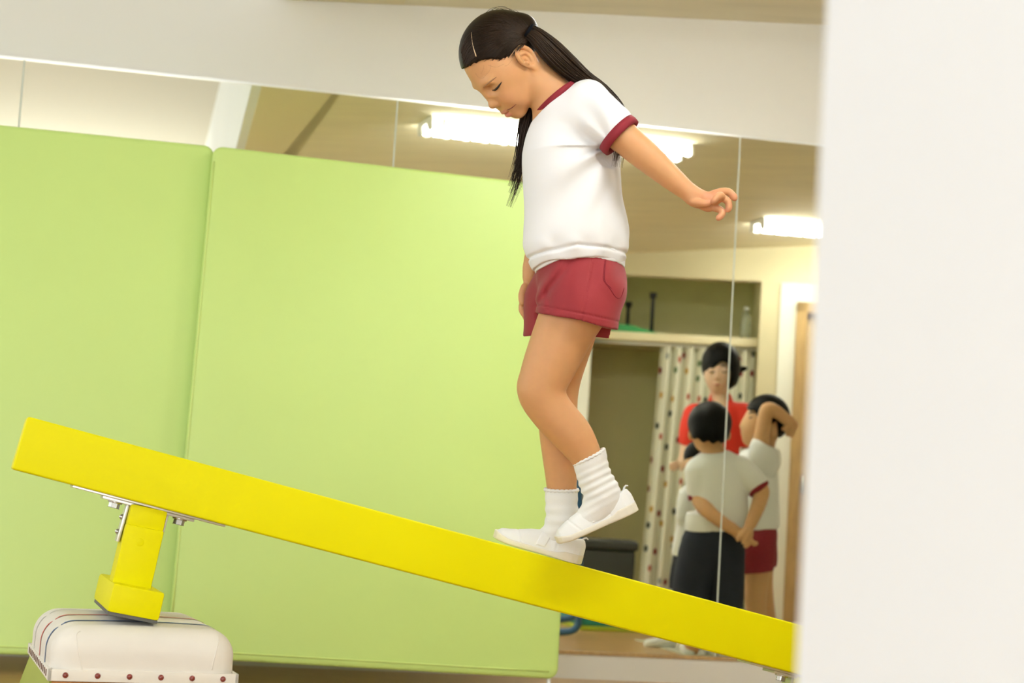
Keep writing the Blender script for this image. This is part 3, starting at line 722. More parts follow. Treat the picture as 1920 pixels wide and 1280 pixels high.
# hair ties
for w_, (tx, ty), nm in ((-42, (994, 67), 0), (46, (985, 66), 1)):
    ax = np.array([0.80, 0.55, 0.1]); ax /= np.linalg.norm(ax); a = np.cross(ax, [0, 0, 1]); a /= np.linalg.norm(a); b = np.cross(ax, a)
    for off in (-3.2, 3.2):
        ring = [np.array([tx, ty, w_])+ax*off+11*(math.cos(t)*a+math.sin(t)*b) for t in np.linspace(0, 2*math.pi, 25)]
        tubeobj('hair_tie', GP(ring), 3.8*GP.s, M_tie, girl, 8)
# ponytails: bundles of strands along a guide
def ponytail(name, G, cnt, seed, tips=0.12):
    """G rows: x, y, w, radius in plane, radius in w"""
    global sv, sf
    sv, sf = [], []; rd = random.Random(seed); S = spline(G, 30)
    T = np.gradient(S[:, :3], axis=0); T /= np.linalg.norm(T, axis=1)[:, None]; N = np.stack([-T[:, 1], T[:, 0], T[:, 2]*0], 1); N /= np.linalg.norm(N, axis=1)[:, None]
    cl = [(rd.uniform(-1, 1), rd.uniform(-1, 1), 1-rd.random()**2*tips*1.6) for _ in range(9)]
    for i in range(cnt):
        q = rd.uniform(0, 6.283); rr_ = math.sqrt(rd.random()); a, b = rr_*math.cos(q), rr_*math.sin(q)
        wv = rd.uniform(-1, 1); ph = rd.uniform(0, 6)
        wob = (np.sin(np.linspace(0, 5, 30)+ph)*1.4*wv)[:, None]
        ci = rd.randrange(len(cl)); ca_, cb_, cl_ = cl[ci]; mixv = (np.clip((np.linspace(0, 1, 30)-0.35)/0.65, 0, 1)**1.2*0.85)[:, None]
        A_ = a*(1-mixv)+(ca_+a*0.12)*mixv; Bb = b*(1-mixv)+(cb_+b*0.12)*mixv; L = max(12, min(30, int(30*(cl_+rd.uniform(-0.16, 0.04)))))
        P = S[:, :3] + N*(A_*S[:, 3:4]+wob*(1-mixv)) + np.array([0, 0, 1])*(Bb*S[:, 4:5])
        P = P[:L]; R = np.interp(np.linspace(0, 1, L), [0, 0.55, 1], [1.7, 1.6, 0.15])*rd.uniform(0.7, 1.15)
        strand(GP(P), R*GP.s, 5)
    V = np.concatenate(sv); o = obj(name, V, sf, M_hair2, smooth=True); adopt(girl, o); return o
ponytail('ponytail', [(990, 66, -42, 12, 12), (1006, 76, -44, 16, 14), (1032, 102, -44, 22, 15), (1062, 130, -38, 22, 15), (1095, 153, -22, 18, 14), (1130, 172, -4, 15, 13), (1158, 205, -2, 15, 12), (1168, 250, -40, 15, 12), (1156, 288, -84, 15, 9), (1150, 322, -92, 17, 8)], 210, 5)
ponytail('ponytail', [(984, 66, 46, 12, 12), (1000, 85, 56, 16, 14), (1010, 130, 62, 19, 14), (1000, 185, 60, 19, 14), (988, 235, 56, 18, 13), (980, 285, 54, 17, 12), (968, 335, 52, 19, 10), (950, 382, 52, 17, 8)], 200, 9, 0.22)

# --- shirt
Sh = Field(grid(970, 1205, 2.2), grid(140, 525, 2.2), grid(-140, 130, 2.6))
Sh.chain([(1066, 232, 0, 56), (1070, 270, 0, 76), (1071, 300, 0, 86), (1074, 350, 0, 83), (1077, 400, 0, 85), (1080, 440, 0, 90), (1081, 462, 0, 90)], 16, sw=1.04)
Sh.ell((1081, 478, 0), (88, 32, 92), 6)
Sh.ell((1068, 205, -30), (46, 36, 44), 26); Sh.ell((1066, 207, 34), (46, 36, 44), 26)
Sh.cone((1098, 205, -58), (1126, 230, -82), 46, 42, 18); Sh.cone((1126, 230, -82), (1152, 262, -92), 42, 37, 8)
Sh.cone((1062, 215, 62), (1048, 290, 92), 46, 38, 18)
# cuff cut, hem cut, neck hole
ad = np.array([0.70, 0.69, -0.16]); ad /= np.linalg.norm(ad)
def cut_sleeve(X, Y, Wd):
    q = (X-1150)*ad[0]+(Y-260)*ad[1]+(Wd+92)*ad[2]
    r = np.sqrt((X-1168)**2+(Y-275)**2+(Wd+94)**2); return np.where(r < 62, q, -9.0)
Sh.op(cut_sleeve, (1100, 200, -140), (1205, 345, -30), 1.5, 'max', 0)
def cut_hem(X, Y, Wd): return (Y-(493+0.0*X+0.10*(Wd)+np.where(X < 1080, (1080-X)*0.19, (X-1080)*0.10)+4*np.sin(X*0.06)))*0.95
Sh.op(cut_hem, (970, 440, -140), (1205, 525, 130), 1.5, 'max', 0)
nd = np.array([-0.63, -0.77, 0.0])
def cut_neck(X, Y, Wd):
    q = (X-1045)*nd[0]+(Y-187)*nd[1]+2; r = np.sqrt((X-1045-q*nd[0])**2+(Y-187-q*nd[1])**2+((Wd-2)/1.06)**2)
    return np.maximum(np.where((X < 1098) & (np.abs(Wd) < 80), q, -9), -np.maximum(r-45, -q-18))
Sh.op(cut_neck, (970, 140, -80), (1110, 260, 80), 3, 'max', 0)
def folds(X, Y, Wd):
    # gathers radiating from the armpit, soft drapes on the belly, blouson over the waistband
    a = np.arctan2(Y-285, X-1140); rr_ = np.sqrt((X-1140)**2+(Y-285)**2); near = np.clip((40-Wd)/110, 0, 1)
    f1 = 3.6*np.sin(a*8.5+rr_*0.012)*np.exp(-((rr_-75)/62)**2)*near
    f2 = 2.4*np.sin((X*0.055+Y*0.018+0.02*Wd)+1.3*np.sin(Y*0.02))*np.exp(-((Y-395)/85)**2)
    f3 = 3.0*np.sin((X*0.10-Y*0.02)+Wd*0.06+1.1*np.sin(X*0.03))*np.exp(-((Y-462)/16)**2)
    gth = 4.5*np.exp(-((Y-(472+np.where(X < 1080, (1080-X)*0.16, (X-1080)*0.06)+0.08*Wd))/3.2)**2)
    fd = 6.5*np.exp(-(((X-1098)*0.42+(Y-302)*0.9+4)/5.0)**2)*np.exp(-(((X-1112))/26)**2)*near    # deep crease at the armpit
    fc = 4.0*np.exp(-(((X-1128)*0.9+(Y-372)*0.43)/12.0)**2)*np.exp(-((Y-375)/55)**2)*near
    return f1+f2+f3+gth+fd+fc
Sh.op(folds, (970, 140, -140), (1205, 525, 130), 1, 'disp', 0)
shirt, _ = figure_part('shirt', Sh, GP, M_shirt, girl)
# maroon neckband and cuffs
def band(name, c, ax, ra, rw, wid, thick, M, root, pl, seg=56, skew=None):
    ax = np.asarray(ax, float); ax /= np.linalg.norm(ax); a = np.cross([0, 0, 1], ax); a /= np.linalg.norm(a); b = np.cross(ax, a); c = np.asarray(c, float)
    prof = [(-wid/2, 0), (-wid/2+0.8, thick), (0, thick*1.25), (wid/2-0.8, thick), (wid/2, 0), (wid/2-0.8, -thick*0.7), (-wid/2+0.8, -thick*0.7)]
    V = []; Fc = []; n_ = len(prof)
    for i in range(seg):
        t = 2*math.pi*i/seg; d = math.cos(t)*a*ra+math.sin(t)*b*rw; L = np.linalg.norm(d); u = d/L
        for h_, r2_ in prof: V.append(c+d+u*r2_+ax*h_)
    for i in range(seg):
        for j in range(n_): Fc.append((i*n_+j, i*n_+(j+1) % n_, ((i+1) % seg)*n_+(j+1) % n_, ((i+1) % seg)*n_+j))
    o = obj(name, pl(V), Fc, M, smooth=True); fix_normals(o.data); adopt(root, o); return o
band('neckband', (1044, 187, 2), (-0.64, -0.77, 0.03), 47, 58, 13, 3.2, M_maroon, girl, GP)
band('sleeve_cuff', (1155, 264, -92), ad, 38, 38, 18, 4.2, M_maroon, girl, GP)
band('sleeve_cuff', (1046, 297, 94), (-0.16, 0.93, 0.3), 34, 35, 18, 4.0, M_maroon, girl, GP)

# --- shorts
So = Field(grid(965, 1190, 2.2), grid(462, 650, 2.2), grid(-130, 120, 2.6))
So.ell((1088, 524, 0), (84, 60, 88), 6); So.cone((1088, 474, 0), (1089, 520, 0), 81, 83, 8, sw=1.0)
So.chain([(1092, 512, -22, 66), (1088, 560, -38, 72), (1080, 600, -46, 71), (1074, 640, -48, 70)], 14)
So.chain([(1078, 520, 34, 68), (1056, 570, 44, 69), (1046, 625, 46, 58), (1042, 660, 46, 54)], 14)
So.ell((1120, 548, -6), (50, 42, 84), 18)
def cut_sh(X, Y, Wd):
    near = Y-(603+(X-1083)*0.215); far = Y-(631+(X-1045)*0.02)
    return np.where(Wd < -6, near, np.where(Wd > 4, far, np.minimum(near+18, far)))*0.95
So.op(cut_sh, (965, 470, -130), (1190, 650, 120), 1, 'max', 0)
So.op(lambda X, Y, Wd: 474-Y+0*X, (965, 460, -130), (1190, 520, 120), 1, 'max', 0)
def sfold(X, Y, Wd):
    near = np.clip((10-Wd)/60, 0, 1)
    f = 4.5*np.exp(-(((X-1032)*0.75+(Y-540)*0.55)/6.0)**2)*np.exp(-((Y-535)/40)**2)*near
    f += 3*np.exp(-(((X-1026)*0.92-(Y-560)*0.12)/5)**2)*np.exp(-((Y-562)/26)**2)*near
    f += -4*np.exp(-(((X-1010)*0.8+(Y-548)*0.6)/9.0)**2)*near
    f += 1.6*np.sin(X*0.10+Y*0.05+Wd*0.03)*np.exp(-((Y-515)/26)**2)+1.2*np.sin(X*0.07-Y*0.06)
    f += 2.2*np.exp(-((Y-(589+(X-1083)*0.205))/1.5)**2)*near                                    # hem seam
    f += 1.5*np.exp(-((X-(1107-(Y-490)*0.20))/1.6)**2)*near                                       # side seam
    return f
So.op(sfold, (965, 470, -130), (1190, 650, 120), 1, 'disp', 0)
shorts, _ = figure_part('shorts', So, GP, M_shorts, girl)
sh_bvh = obj_bvh(shorts)
for pts in ([(1134, 486), (1132, 510), (1132, 525), (1143, 540), (1155, 557), (1164, 557), (1170, 540)], [(1136, 488), (1134, 524), (1146, 540)]):
    on_surface('pocket_seam', sh_bvh, pts, [0.9]*len(pts), M_maroon, girl, -0.0001, 40)
# waistband skirt hem of the shirt
Hb = Field(grid(985, 1190, 2.2), grid(455, 530, 1.8), grid(-125, 120, 2.6))
Hb.chain([(1084, 465, 0, 84), (1086, 500, 0, 82.5)], 8, sw=1.07)
def cut_b(X, Y, Wd):
    top = 472+np.where(X < 1080, (1080-X)*0.12, (X-1080)*0.03)+0.07*Wd; bot = 492+np.where(X < 1080, (1080-X)*0.245, (X-1080)*0.115)+0.09*Wd+1.5*np.sin(X*0.07)
    return np.maximum(top-Y, Y-bot)
Hb.op(cut_b, (985, 455, -125), (1190, 530, 120), 1, 'max', 0)
Hb.op(lambda X, Y, Wd: 1.2*np.sin(X*0.09+Wd*0.05), (985, 455, -125), (1190, 530, 120), 1, 'disp', 0)
figure_part('shirt_hem', Hb, GP, M_shirt, girl)

# --- socks
def sock(P, rim_c, rim_ax, rim_r, lo, hi, seed, sq):
    Fk = Field(grid(lo[0], hi[0], 1.5), grid(lo[1], hi[1], 1.5), grid(lo[2], hi[2], 2.0))
    Fk.chain(P, 6, sub=4)
    ax = np.asarray(rim_ax, float); ax /= np.linalg.norm(ax)
    Fk.half(rim_c, ax, 1.0)
    def wr(X, Y, Wd):
        q = -((X-rim_c[0])*ax[0]+(Y-rim_c[1])*ax[1]+(Wd-rim_c[2])*ax[2])
        side = (X-rim_c[0])*ax[1]-(Y-rim_c[1])*ax[0]
        ph = q*sq[0]+0.5*np.sin(side*0.06+seed)+0.4*np.sin(Wd*0.07)+0.03*side*sq[2]
        return sq[1]*np.sin(ph)*np.clip((q-6)/8, 0, 1)*np.exp(-((q-sq[3])/sq[4])**2)
    Fk.op(wr, lo, hi, 1, 'disp', 0)
    s_, _ = figure_part('sock', Fk, GP, M_sock, girl)
    a = np.cross([0, 0, 1], ax); a /= np.linalg.norm(a); b = np.cross(ax, a); nb = 22; sc = []
    ring = []
    for i in range(nb*6):
        t = 2*math.pi*i/(nb*6); ring.append(np.asarray(rim_c)+(rim_r+1.2)*(math.cos(t)*a+math.sin(t)*b)+ax*(1.8*abs(math.sin(t*nb/2))-0.5))
    ring.append(ring[0]); rim = tubeobj('sock_frill', GP(ring), 3.0*GP.s, M_sock, None, 6); adopt(girl, rim)
sock([(1103, 846, -43, 30), (1106, 868, -43, 29), (1116, 900, -42, 30), (1128, 928, -42, 32), (1112, 958, -42, 26), (1092, 976, -42, 18)], (1103, 854, -43), (-0.46, -0.89, 0.0), 30, (1040, 815, -95), (1185, 1015, 10), 1.0, (0.46, 1.15, 0.3, 50, 34))
sock([(1054, 912, 42, 29.5), (1054, 950, 42, 28.5), (1055, 980, 42, 29), (1042, 1004, 42, 24), (1018, 1014, 42, 14)], (1054, 922, 42), (0.02, -1.0, 0.0), 30, (985, 890, -5), (1100, 1045, 90), 2.2, (0.30, 1.0, 0.3, 50, 40))

# --- indoor shoes
def shoe(heel, toe, nrm, w0, HH):
    heel = np.asarray(heel, float); toe = np.asarray(toe, float); L = np.linalg.norm(toe-heel); t = (toe-heel)/L; n_ = np.asarray(nrm, float)
    n_ -= t*(n_@t); n_ /= np.linalg.norm(n_)
    P = lambda a, h, w=0: np.array([heel[0]+t[0]*a*L+n_[0]*h, heel[1]+t[1]*a*L+n_[1]*h, w0+w])
    cs = np.array([P(a, h) for a in (-0.15, 1.15) for h in (-20, 75)]); lo = cs.min(0)-4; hi = cs.max(0)+4; lo[2] = w0-44; hi[2] = w0+44
    gr = lambda: Field(grid(lo[0], hi[0], 1.4), grid(lo[1], hi[1], 1.4), grid(w0-44, w0+44, 1.6))
    ip = lambda q, a, b: np.interp(q.ravel(), a, b).reshape(q.shape)
    QW = [-0.03, -0.01, 0.03, 0.10, 0.2, 0.38, 0.55, 0.72, 0.85, 0.94, 0.985, 1.005, 1.02]
    WW = [0.5, 8, 17, 23, 25, 23.5, 26, 29.5, 28.5, 24, 17.5, 11, 0.5]
    QH = [-0.03, 0.0, 0.05, 0.2, 0.35, 0.5, 0.62, 0.74, 0.86, 0.95, 1.0, 1.02]
    def coords(X, Y, Wd):
        q = ((X-heel[0])*t[0]+(Y-heel[1])*t[1])/L+0*Wd; h = (X-heel[0])*n_[0]+(Y-heel[1])*n_[1]+0*Wd; return q, h, Wd-w0+0*q
    def shell(grow):
        def fn(X, Y, Wd):
            q, h, w = coords(X, Y, Wd); hw = ip(q, QW, WW)+grow; Hh = ip(q, QH, HH)+grow
            v = (np.abs(w/hw)**2.3+np.abs(np.maximum(h, 0)/Hh)**2.3)**(1/2.3)
            d = (v-1)*np.minimum(hw, Hh)*0.8
            return np.maximum(np.maximum(d, -h), np.maximum(-0.03-q, q-1.02)*L)
        return fn
    U = gr(); U.op(shell(0), lo, hi, 1, 'add', 0)
    t3 = np.array([t[0], t[1], 0]); n3 = np.array([n_[0], n_[1], 0]); A = np.array([t3, n3, [0, 0, 1.0]])
    U.ell(P(0.24, 56), (36, 25, 18), 3, A, 'sub')                        # opening for the foot
    def seam(X, Y, Wd):
        q, h, w = coords(X, Y, Wd); return 1.1*np.exp(-((q-0.66-h*0.004)/0.012)**2)+0.9*np.exp(-((q-0.30)/0.012)**2)
    U.op(seam, lo, hi, 1, 'disp', 0)
    up_, _ = figure_part('shoe', U, GP, M_shoe, girl)
    K = gr()
    def solef(X, Y, Wd):
        q, h, w = coords(X, Y, Wd); hw = ip(q, QW, WW)+2.0; rise = 4.0*np.clip((q-0.78)/0.24, 0, 1)**2
        tp = ip(q, [0, 0.20, 0.27, 0.36, 0.85, 1.0], [15, 14.5, 10, 8, 8.5, 12])+rise
        side = (np.abs(w)-hw)*0.9; bot = -h-3.2+rise; top = h-tp
        a = np.maximum(side, bot); hh = np.maximum(4-np.abs(side-bot), 0)/4; a = a+hh*hh
        b = np.maximum(a, top); hh = np.maximum(3-np.abs(a-top), 0)/3; return np.maximum(b+hh*hh*0.75, np.maximum(-0.032-q, q-1.022)*L)
    K.op(solef, lo, hi, 1, 'add', 0)
    so_, _ = figure_part('shoe_sole', K, GP, M_sole, girl); so_.parent = up_; so_.matrix_parent_inverse = Matrix.Identity(4)
    T = gr(); T.op(shell(1.8), lo, hi, 1, 'add', 0)
    T.op(lambda X, Y, Wd: (np.abs(coords(X, Y, Wd)[0]-0.50+0.0015*coords(X, Y, Wd)[1])-0.055)*L, lo, hi, 1, 'max', 0)
    T.op(lambda X, Y, Wd: 12-coords(X, Y, Wd)[1], lo, hi, 1, 'max', 0)
    st_, _ = figure_part('elastic_strap', T, GP, M_shoe, girl); st_.parent = up_; st_.matrix_parent_inverse = Matrix.Identity(4)
    o = tubeobj('heel_tab', GP([P(0.05, 40), P(0.02, 46), P(-0.005, 48), P(-0.03, 46)]), np.array([2.0, 2.0, 1.8, 1.4])*GP.s, M_shoe, None, 6); o.parent = up_
    return up_
shoe((1087, 1058.6), (927, 1011.5), (0.29, -0.957), 38, [30, 42, 46, 44, 42, 40, 36, 29.5, 24, 21, 15, 7])
shoe((1189, 951), (1047, 1013), (-0.43, -0.90), -42, [30, 42, 46, 44, 42, 42, 40, 36, 30, 24, 16, 8])
# ------------------------------------------------------------------ what the mirrors show: ceiling lamps, store cupboard, props (all standing on this side of the glass)
M_lampw = mat('lamp_white_metal', (0.88, 0.88, 0.85), 0.4)
M_tubeE = emat('fluorescent_tube', (0.97, 0.99, 1.0), 40.0)
def virt_ceiling(px, py):
    """where a sight line meets the ceiling after the mirror, as a real point"""
    r = ray(px, py).copy(); r[1] = -r[1]; O = refl(CC)
    # ceiling plane: z = c1z - n0 (x-c1x) - n1 (y-c1y)
    nn = np.array([n[0], n[1], 1.0]); t = (nn@(c1-O))/(nn@r); return O+r*t
def fluorescent(Pa, Pb, label):
    Pa, Pb = np.asarray(Pa, float), np.asarray(Pb, float); L = np.linalg.norm(Pb-Pa); a = (Pb-Pa)/L
    nn = np.array([n[0], n[1], 1.0]); nn /= np.linalg.norm(nn); d = -nn; b = np.cross(d, a); b /= np.linalg.norm(b)
    root = empty('ceiling_lamp', (Pa+Pb)/2); tag(root, label, 'ceiling lamp', 'fluorescent ceiling lamps')
    bx_ = lambda nm, p, q, M, bev=0.0: fbox(nm, Pa, a, b, d, p, q, M, root, bev)
    bx_('housing', (0, -0.035, 0.0), (L, 0.035, 0.022), M_lampw, 0.003)
    for x in (0.0, L-0.012):
        for s in (-1, 1): bx_('lamp_holder', (x, s*0.05-0.02, 0.0), (x+0.012, s*0.05+0.02, 0.056), M_lampw, 0.002)
    for s in (-1, 1):
        P = [Pa+a*x+b*s*0.05+d*0.036 for x in (0.02, L-0.02)]
        tubeobj('fluorescent_tube', P, 0.018, M_tubeE, root, 12)
    nf = max(3, int(L/0.09))
    fin = None
    for k in range(nf):
        x = 0.05+(L-0.1)*k/(nf-1)
        V = []
        for s in (-0.006, 0.006):
            for yy, zz in ((-0.105, 0.02), (-0.105, 0.046), (-0.05, 0.060), (0.0, 0.050), (0.05, 0.060), (0.105, 0.046), (0.105, 0.02)):
                V.append(a*s+b*yy+d*zz)
        if fin is None:
            fin = obj('louver_fin', V, [tuple(range(7)), tuple(range(13, 6, -1))]+[(i, (i+1) % 7, 7+(i+1) % 7, 7+i) for i in range(7)], M_lampw); fix_normals(fin.data); o = fin
        else: o = fin.copy(); COL.objects.link(o)
        o.location = Pa+a*x; adopt(root, o)
    return root
LA, LB = virt_ceiling(795, 224), virt_ceiling(1285, 277)
fluorescent(LA, LB, 'lit fluorescent ceiling lamp reflected behind the girl\'s head and arm')
dirv = (LB-LA)/np.linalg.norm(LB-LA)
LC = virt_ceiling(1418, 412)
fluorescent(LC, LC+dirv*1.24, 'lit fluorescent ceiling lamp reflected beside the white wall, above the door')
L0 = (LA+LB)/2
def on_ceiling(x, y): return np.array([x, y, ceil_z(x, y)])
fluorescent(on_ceiling(0.75, 2.6), on_ceiling(1.95, 2.55), 'unseen fluorescent ceiling lamp added above the beam for light')  # unseen lamp added to brighten the girl's side of the room
fluorescent(on_ceiling(0.9, 1.2), on_ceiling(2.1, 1.15), 'unseen fluorescent ceiling lamp added beyond the foreground wall for light')  # second unseen lamp, also added only for its light

# --- cupboard front: a frame in mirror space, turned to the mirror wall
KA = math.radians(-16.0)
k1 = np.array([math.cos(KA), math.sin(KA), 0]); k3 = np.array([-math.sin(KA), math.cos(KA), 0])
KO = pix(1100, 800, 10.3); KO[2] = 0
def kp(px, py, off=0.0):
    """(along, height) of a pixel on the cupboard's front plane, off metres behind it"""
    r = ray(px, py); O = KO+k3*off; t = ((O-CC)@k3)/(r@k3); P = CC+r*t; return (P-KO)@k1, P[2]
def kbox(nm, a, b, M, parent=None, bev=0.0):
    """a, b = (along, depth behind front, height)"""
    return fbox(nm, KO, k1, k3, EZ, a, b, M, parent, bev, mirrored=True)
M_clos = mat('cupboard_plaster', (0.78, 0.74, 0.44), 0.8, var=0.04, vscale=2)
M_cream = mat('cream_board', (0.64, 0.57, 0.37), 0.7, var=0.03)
M_offw = mat('offwhite_board', (0.86, 0.85, 0.76), 0.6, var=0.02)
uL, uR = kp(1106, 700)[0], kp(1420, 700)[0]; uW = kp(1457, 700)[0]; uD0 = kp(1480, 880)[0]
zL = (kp(1173, 514)[1]+kp(1462, 530)[1])/2; ztop = 2.75
uP = kp(1086, 700)[0]
S = lambda o, lab: tag(o, lab, kind='structure')
S(wbox('wall_return', (pe[0]+0.16, 0.96, 0), (1.05, 1.06, 2.75), M_offw), 'short wall between the foreground wall and the cupboard')
S(kbox('wall_cupboard_left', (-1.95, 0, 0), (uP, 0.10, ztop), M_offw), 'wall left of the cupboard opening, in the mirror')
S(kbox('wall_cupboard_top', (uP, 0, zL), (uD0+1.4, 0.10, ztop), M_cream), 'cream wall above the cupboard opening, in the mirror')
S(kbox('trim_cupboard_post', (uP, -0.01, 0), (uL, 0.10, zL), M_offw), 'white post at the edge of the cupboard, in the mirror')
S(kbox('trim_cupboard_side_board', (uR, 0.0, 0), (uW, 0.10, zL), M_cream), 'cream board standing in for the inner cupboard side right of the curtain, in the mirror')  # flat board in place of the inner side, its darker tone put into the colour
S(kbox('wall_cupboard_right', (uW, -0.012, 0), (uD0, 0.10, zL), M_offw), 'white wall strip beside the door, in the mirror')
KD = 0.75
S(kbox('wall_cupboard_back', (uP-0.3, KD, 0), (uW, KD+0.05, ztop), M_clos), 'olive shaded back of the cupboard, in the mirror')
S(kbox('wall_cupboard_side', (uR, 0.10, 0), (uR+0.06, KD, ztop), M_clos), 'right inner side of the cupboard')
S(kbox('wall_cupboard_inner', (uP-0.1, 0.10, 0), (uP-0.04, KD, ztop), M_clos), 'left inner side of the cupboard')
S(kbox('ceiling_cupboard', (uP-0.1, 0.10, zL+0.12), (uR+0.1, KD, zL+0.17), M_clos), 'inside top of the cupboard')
# door with oak frame
zD = kp(1500, 567)[1]; dw = 0.06
S(kbox('door_frame_upright', (uD0, -0.03, 0), (uD0+dw, 0.10, zD), M_woodtrim), 'oak door frame upright at the right, in the mirror')
S(kbox('door_frame_head', (uD0, -0.03, zD-dw), (uD0+1.0, 0.10, zD), M_woodtrim), 'oak door frame head, in the mirror')
S(kbox('wall_door_head', (uD0, 0.0, zD), (uD0+1.4, 0.10, zL), M_offw), 'white wall above the oak door, in the mirror')
S(kbox('wall_door_side', (uD0+1.0, 0.0, 0), (uD0+1.4, 0.10, zD), M_offw), 'white wall right of the oak door')
M_door = mat('oak_door', (0.62, 0.44, 0.19), 0.45, var=0.12, vscale=6, stretch=(9, 9, 1))
d1 = kbox('door_1', (uD0+dw, 0.02, 0.005), (uD0+0.92, 0.06, zD-dw), M_door); S(d1, 'light oak door leaf, in the mirror')
hz = kp(1500, 908)[1]
hd = kbox('door_handle', (uD0+dw+0.012, -0.012, hz-0.05), (uD0+dw+0.032, 0.021, hz+0.05), M_bolt, None, 0.004); hd.parent = d1
# shelf board, resting on two battens
zs1 = (kp(1200, 618)[1]+kp(1410, 632)[1])/2; zs0 = zs1-0.05
sh_ = kbox('shelf_board', (uP-0.04, 0.10, zs0), (uR, KD, zs1), mat('shelf_oak', (0.78, 0.70, 0.46), 0.5, var=0.05), None, 0.003)
tag(sh_, 'pale shelf board across the cupboard above the curtain', 'shelf')
# green step lying upside down on the shelf with black feet up
M_green = mat('green_plastic', (0.02, 0.30, 0.07), 0.4); M_blackp = mat('black_plastic', (0.02, 0.02, 0.022), 0.5)
u0, z0_ = kp(1120, 598, 0.3); u1, z1_ = kp(1232, 611, 0.3)
gs = empty('step_stool', refl(KO+k1*(u0+u1)/2+k3*0.3+EZ*zs1)); tag(gs, 'green plastic step lying on the shelf, two black feet pointing up', 'step stool')
V = []
for d_ in (0.18, 0.44):
    for u_, z_ in ((u0-0.05, zs1+0.004), (u1, zs1+0.004), (u1-0.02, zs1+0.012), (u1-0.16, zs1+0.045), (u0-0.05, zs1+0.06)): V.append(refl(KO+k1*u_+k3*d_+EZ*z_))
o = obj('step_top', V, [tuple(range(5)), tuple(range(9, 4, -1))]+[(i, (i+1) % 5, 5+(i+1) % 5, 5+i) for i in range(5)], M_green); fix_normals(o.data, 0.004, 2); adopt(gs, o)
for px, yb, yt, d_ in ((1177, 600, 566, 0.40), (1222, 606, 549, 0.22)):
    u_, zb_ = kp(px, yb, d_); _, zt_ = kp(px, yt, d_)
    P = [refl(KO+k1*u_+k3*d_+EZ*z_) for z_ in (zs1+0.012, zt_-0.045, zt_-0.035, zt_-0.03, zt_)]
    tubeobj('black_foot', P, [0.013, 0.011, 0.012, 0.02, 0.023], M_blackp, gs, 12)
# water bottle
M_pet = mat('clear_bottle', (0.75, 0.80, 0.66), 0.12, trans=0.75, spec=0.5); M_cap = mat('bottle_cap', (0.85, 0.87, 0.82), 0.4)
def bottle(px, h, label):
    u_, _ = kp(px, 600, 0.25); b_ = KO+k1*u_+k3*0.25+EZ*zs1; root = empty('water_bottle', refl(b_)); tag(root, label, 'bottle')
    prof = [(0.0, 0.028), (0.01, 0.033), (0.3, 0.033), (0.36, 0.030), (0.42, 0.033), (0.68, 0.032), (0.80, 0.022), (0.88, 0.013), (0.93, 0.012)]
    tubeobj('bottle_body', [refl(b_+EZ*t_*h) for t_, _ in prof], [r for _, r in prof], M_pet, root, 16)
    tubeobj('bottle_cap', [refl(b_+EZ*h*0.91), refl(b_+EZ*h)], [0.015, 0.015], M_cap, root, 14)
bottle(1399, 0.20, 'clear plastic water bottle on the shelf above the curtain')
# printed curtain hanging from a rail under the shelf
M_cur = bpy.data.materials.new('printed_curtain'); M_cur.use_nodes = True; nt = M_cur.node_tree; pb = nt.nodes['Principled BSDF']; pb.inputs['Roughness'].default_value = 0.9
uvn = nt.nodes.new('ShaderNodeUVMap'); mpn = nt.nodes.new('ShaderNodeMapping'); mpn.inputs['Scale'].default_value = (5.2, 7.5, 1)
vo = nt.nodes.new('ShaderNodeTexVoronoi'); vo.voronoi_dimensions = '2D'; vo.inputs['Scale'].default_value = 1.0; vo.inputs['Randomness'].default_value = 0.75
cr_ = nt.nodes.new('ShaderNodeValToRGB'); cr_.color_ramp.interpolation = 'CONSTANT'
el = cr_.color_ramp.elements; el[0].position = 0.0; el[0].color = (0.25, 0.015, 0.02, 1); el[1].position = 0.3; el[1].color = (0.04, 0.05, 0.035, 1)
for p_, c_ in ((0.45, (0.55, 0.32, 0.06, 1)), (0.62, (0.10, 0.17, 0.06, 1)), (0.78, (0.30, 0.33, 0.30, 1)), (0.9, (0.45, 0.10, 0.05, 1))):
    e_ = el.new(p_); e_.color = c_
lt = nt.nodes.new('ShaderNodeMath'); lt.operation = 'LESS_THAN'; lt.inputs[1].default_value = 0.15
sx_ = nt.nodes.new('ShaderNodeSeparateColor'); mxn = nt.nodes.new('ShaderNodeMix'); mxn.data_type = 'RGBA'; mxn.inputs[6].default_value = (0.80, 0.79, 0.66, 1)
L_ = nt.links.new
L_(uvn.outputs[0], mpn.inputs[0]); L_(mpn.outputs[0], vo.inputs['Vector']); L_(vo.outputs['Distance'], lt.inputs[0]); L_(vo.outputs['Color'], sx_.inputs[0]); L_(sx_.outputs[0], cr_.inputs[0])
L_(cr_.outputs[0], mxn.inputs[7]); L_(lt.outputs[0], mxn.inputs[0]); L_(mxn.outputs[2], pb.inputs['Base Color'])
cu = empty('curtain', refl(KO+k1*(uL+uR)/2+k3*0.14)); tag(cu, 'cream curtain with small coloured prints drawn aside in the cupboard', 'curtain')
ut, ub, ue = kp(1240, 640, 0.12)[0], kp(1197, 1090, 0.12)[0], uR-0.01
V = []; UV = []; NU, NV = 150, 24; zc1, zc0 = zs0-0.02, 0.06
for j in range(NV+1):
    v_ = j/NV; z_ = zc1+(zc0-zc1)*v_; ul = ut+(ub-ut)*v_
    for i in range(NU+1):
        q = i/NU; ph = q*2*math.pi*8.5+0.6*math.sin(q*9)
        V.append(refl(KO+k1*(ul+(ue-ul)*q)+k3*(0.15+(0.030+0.012*v_)*math.sin(ph)+0.008*math.sin(ph*2+v_*2))+EZ*z_)); UV.append((q*1.6, 1.55*v_))
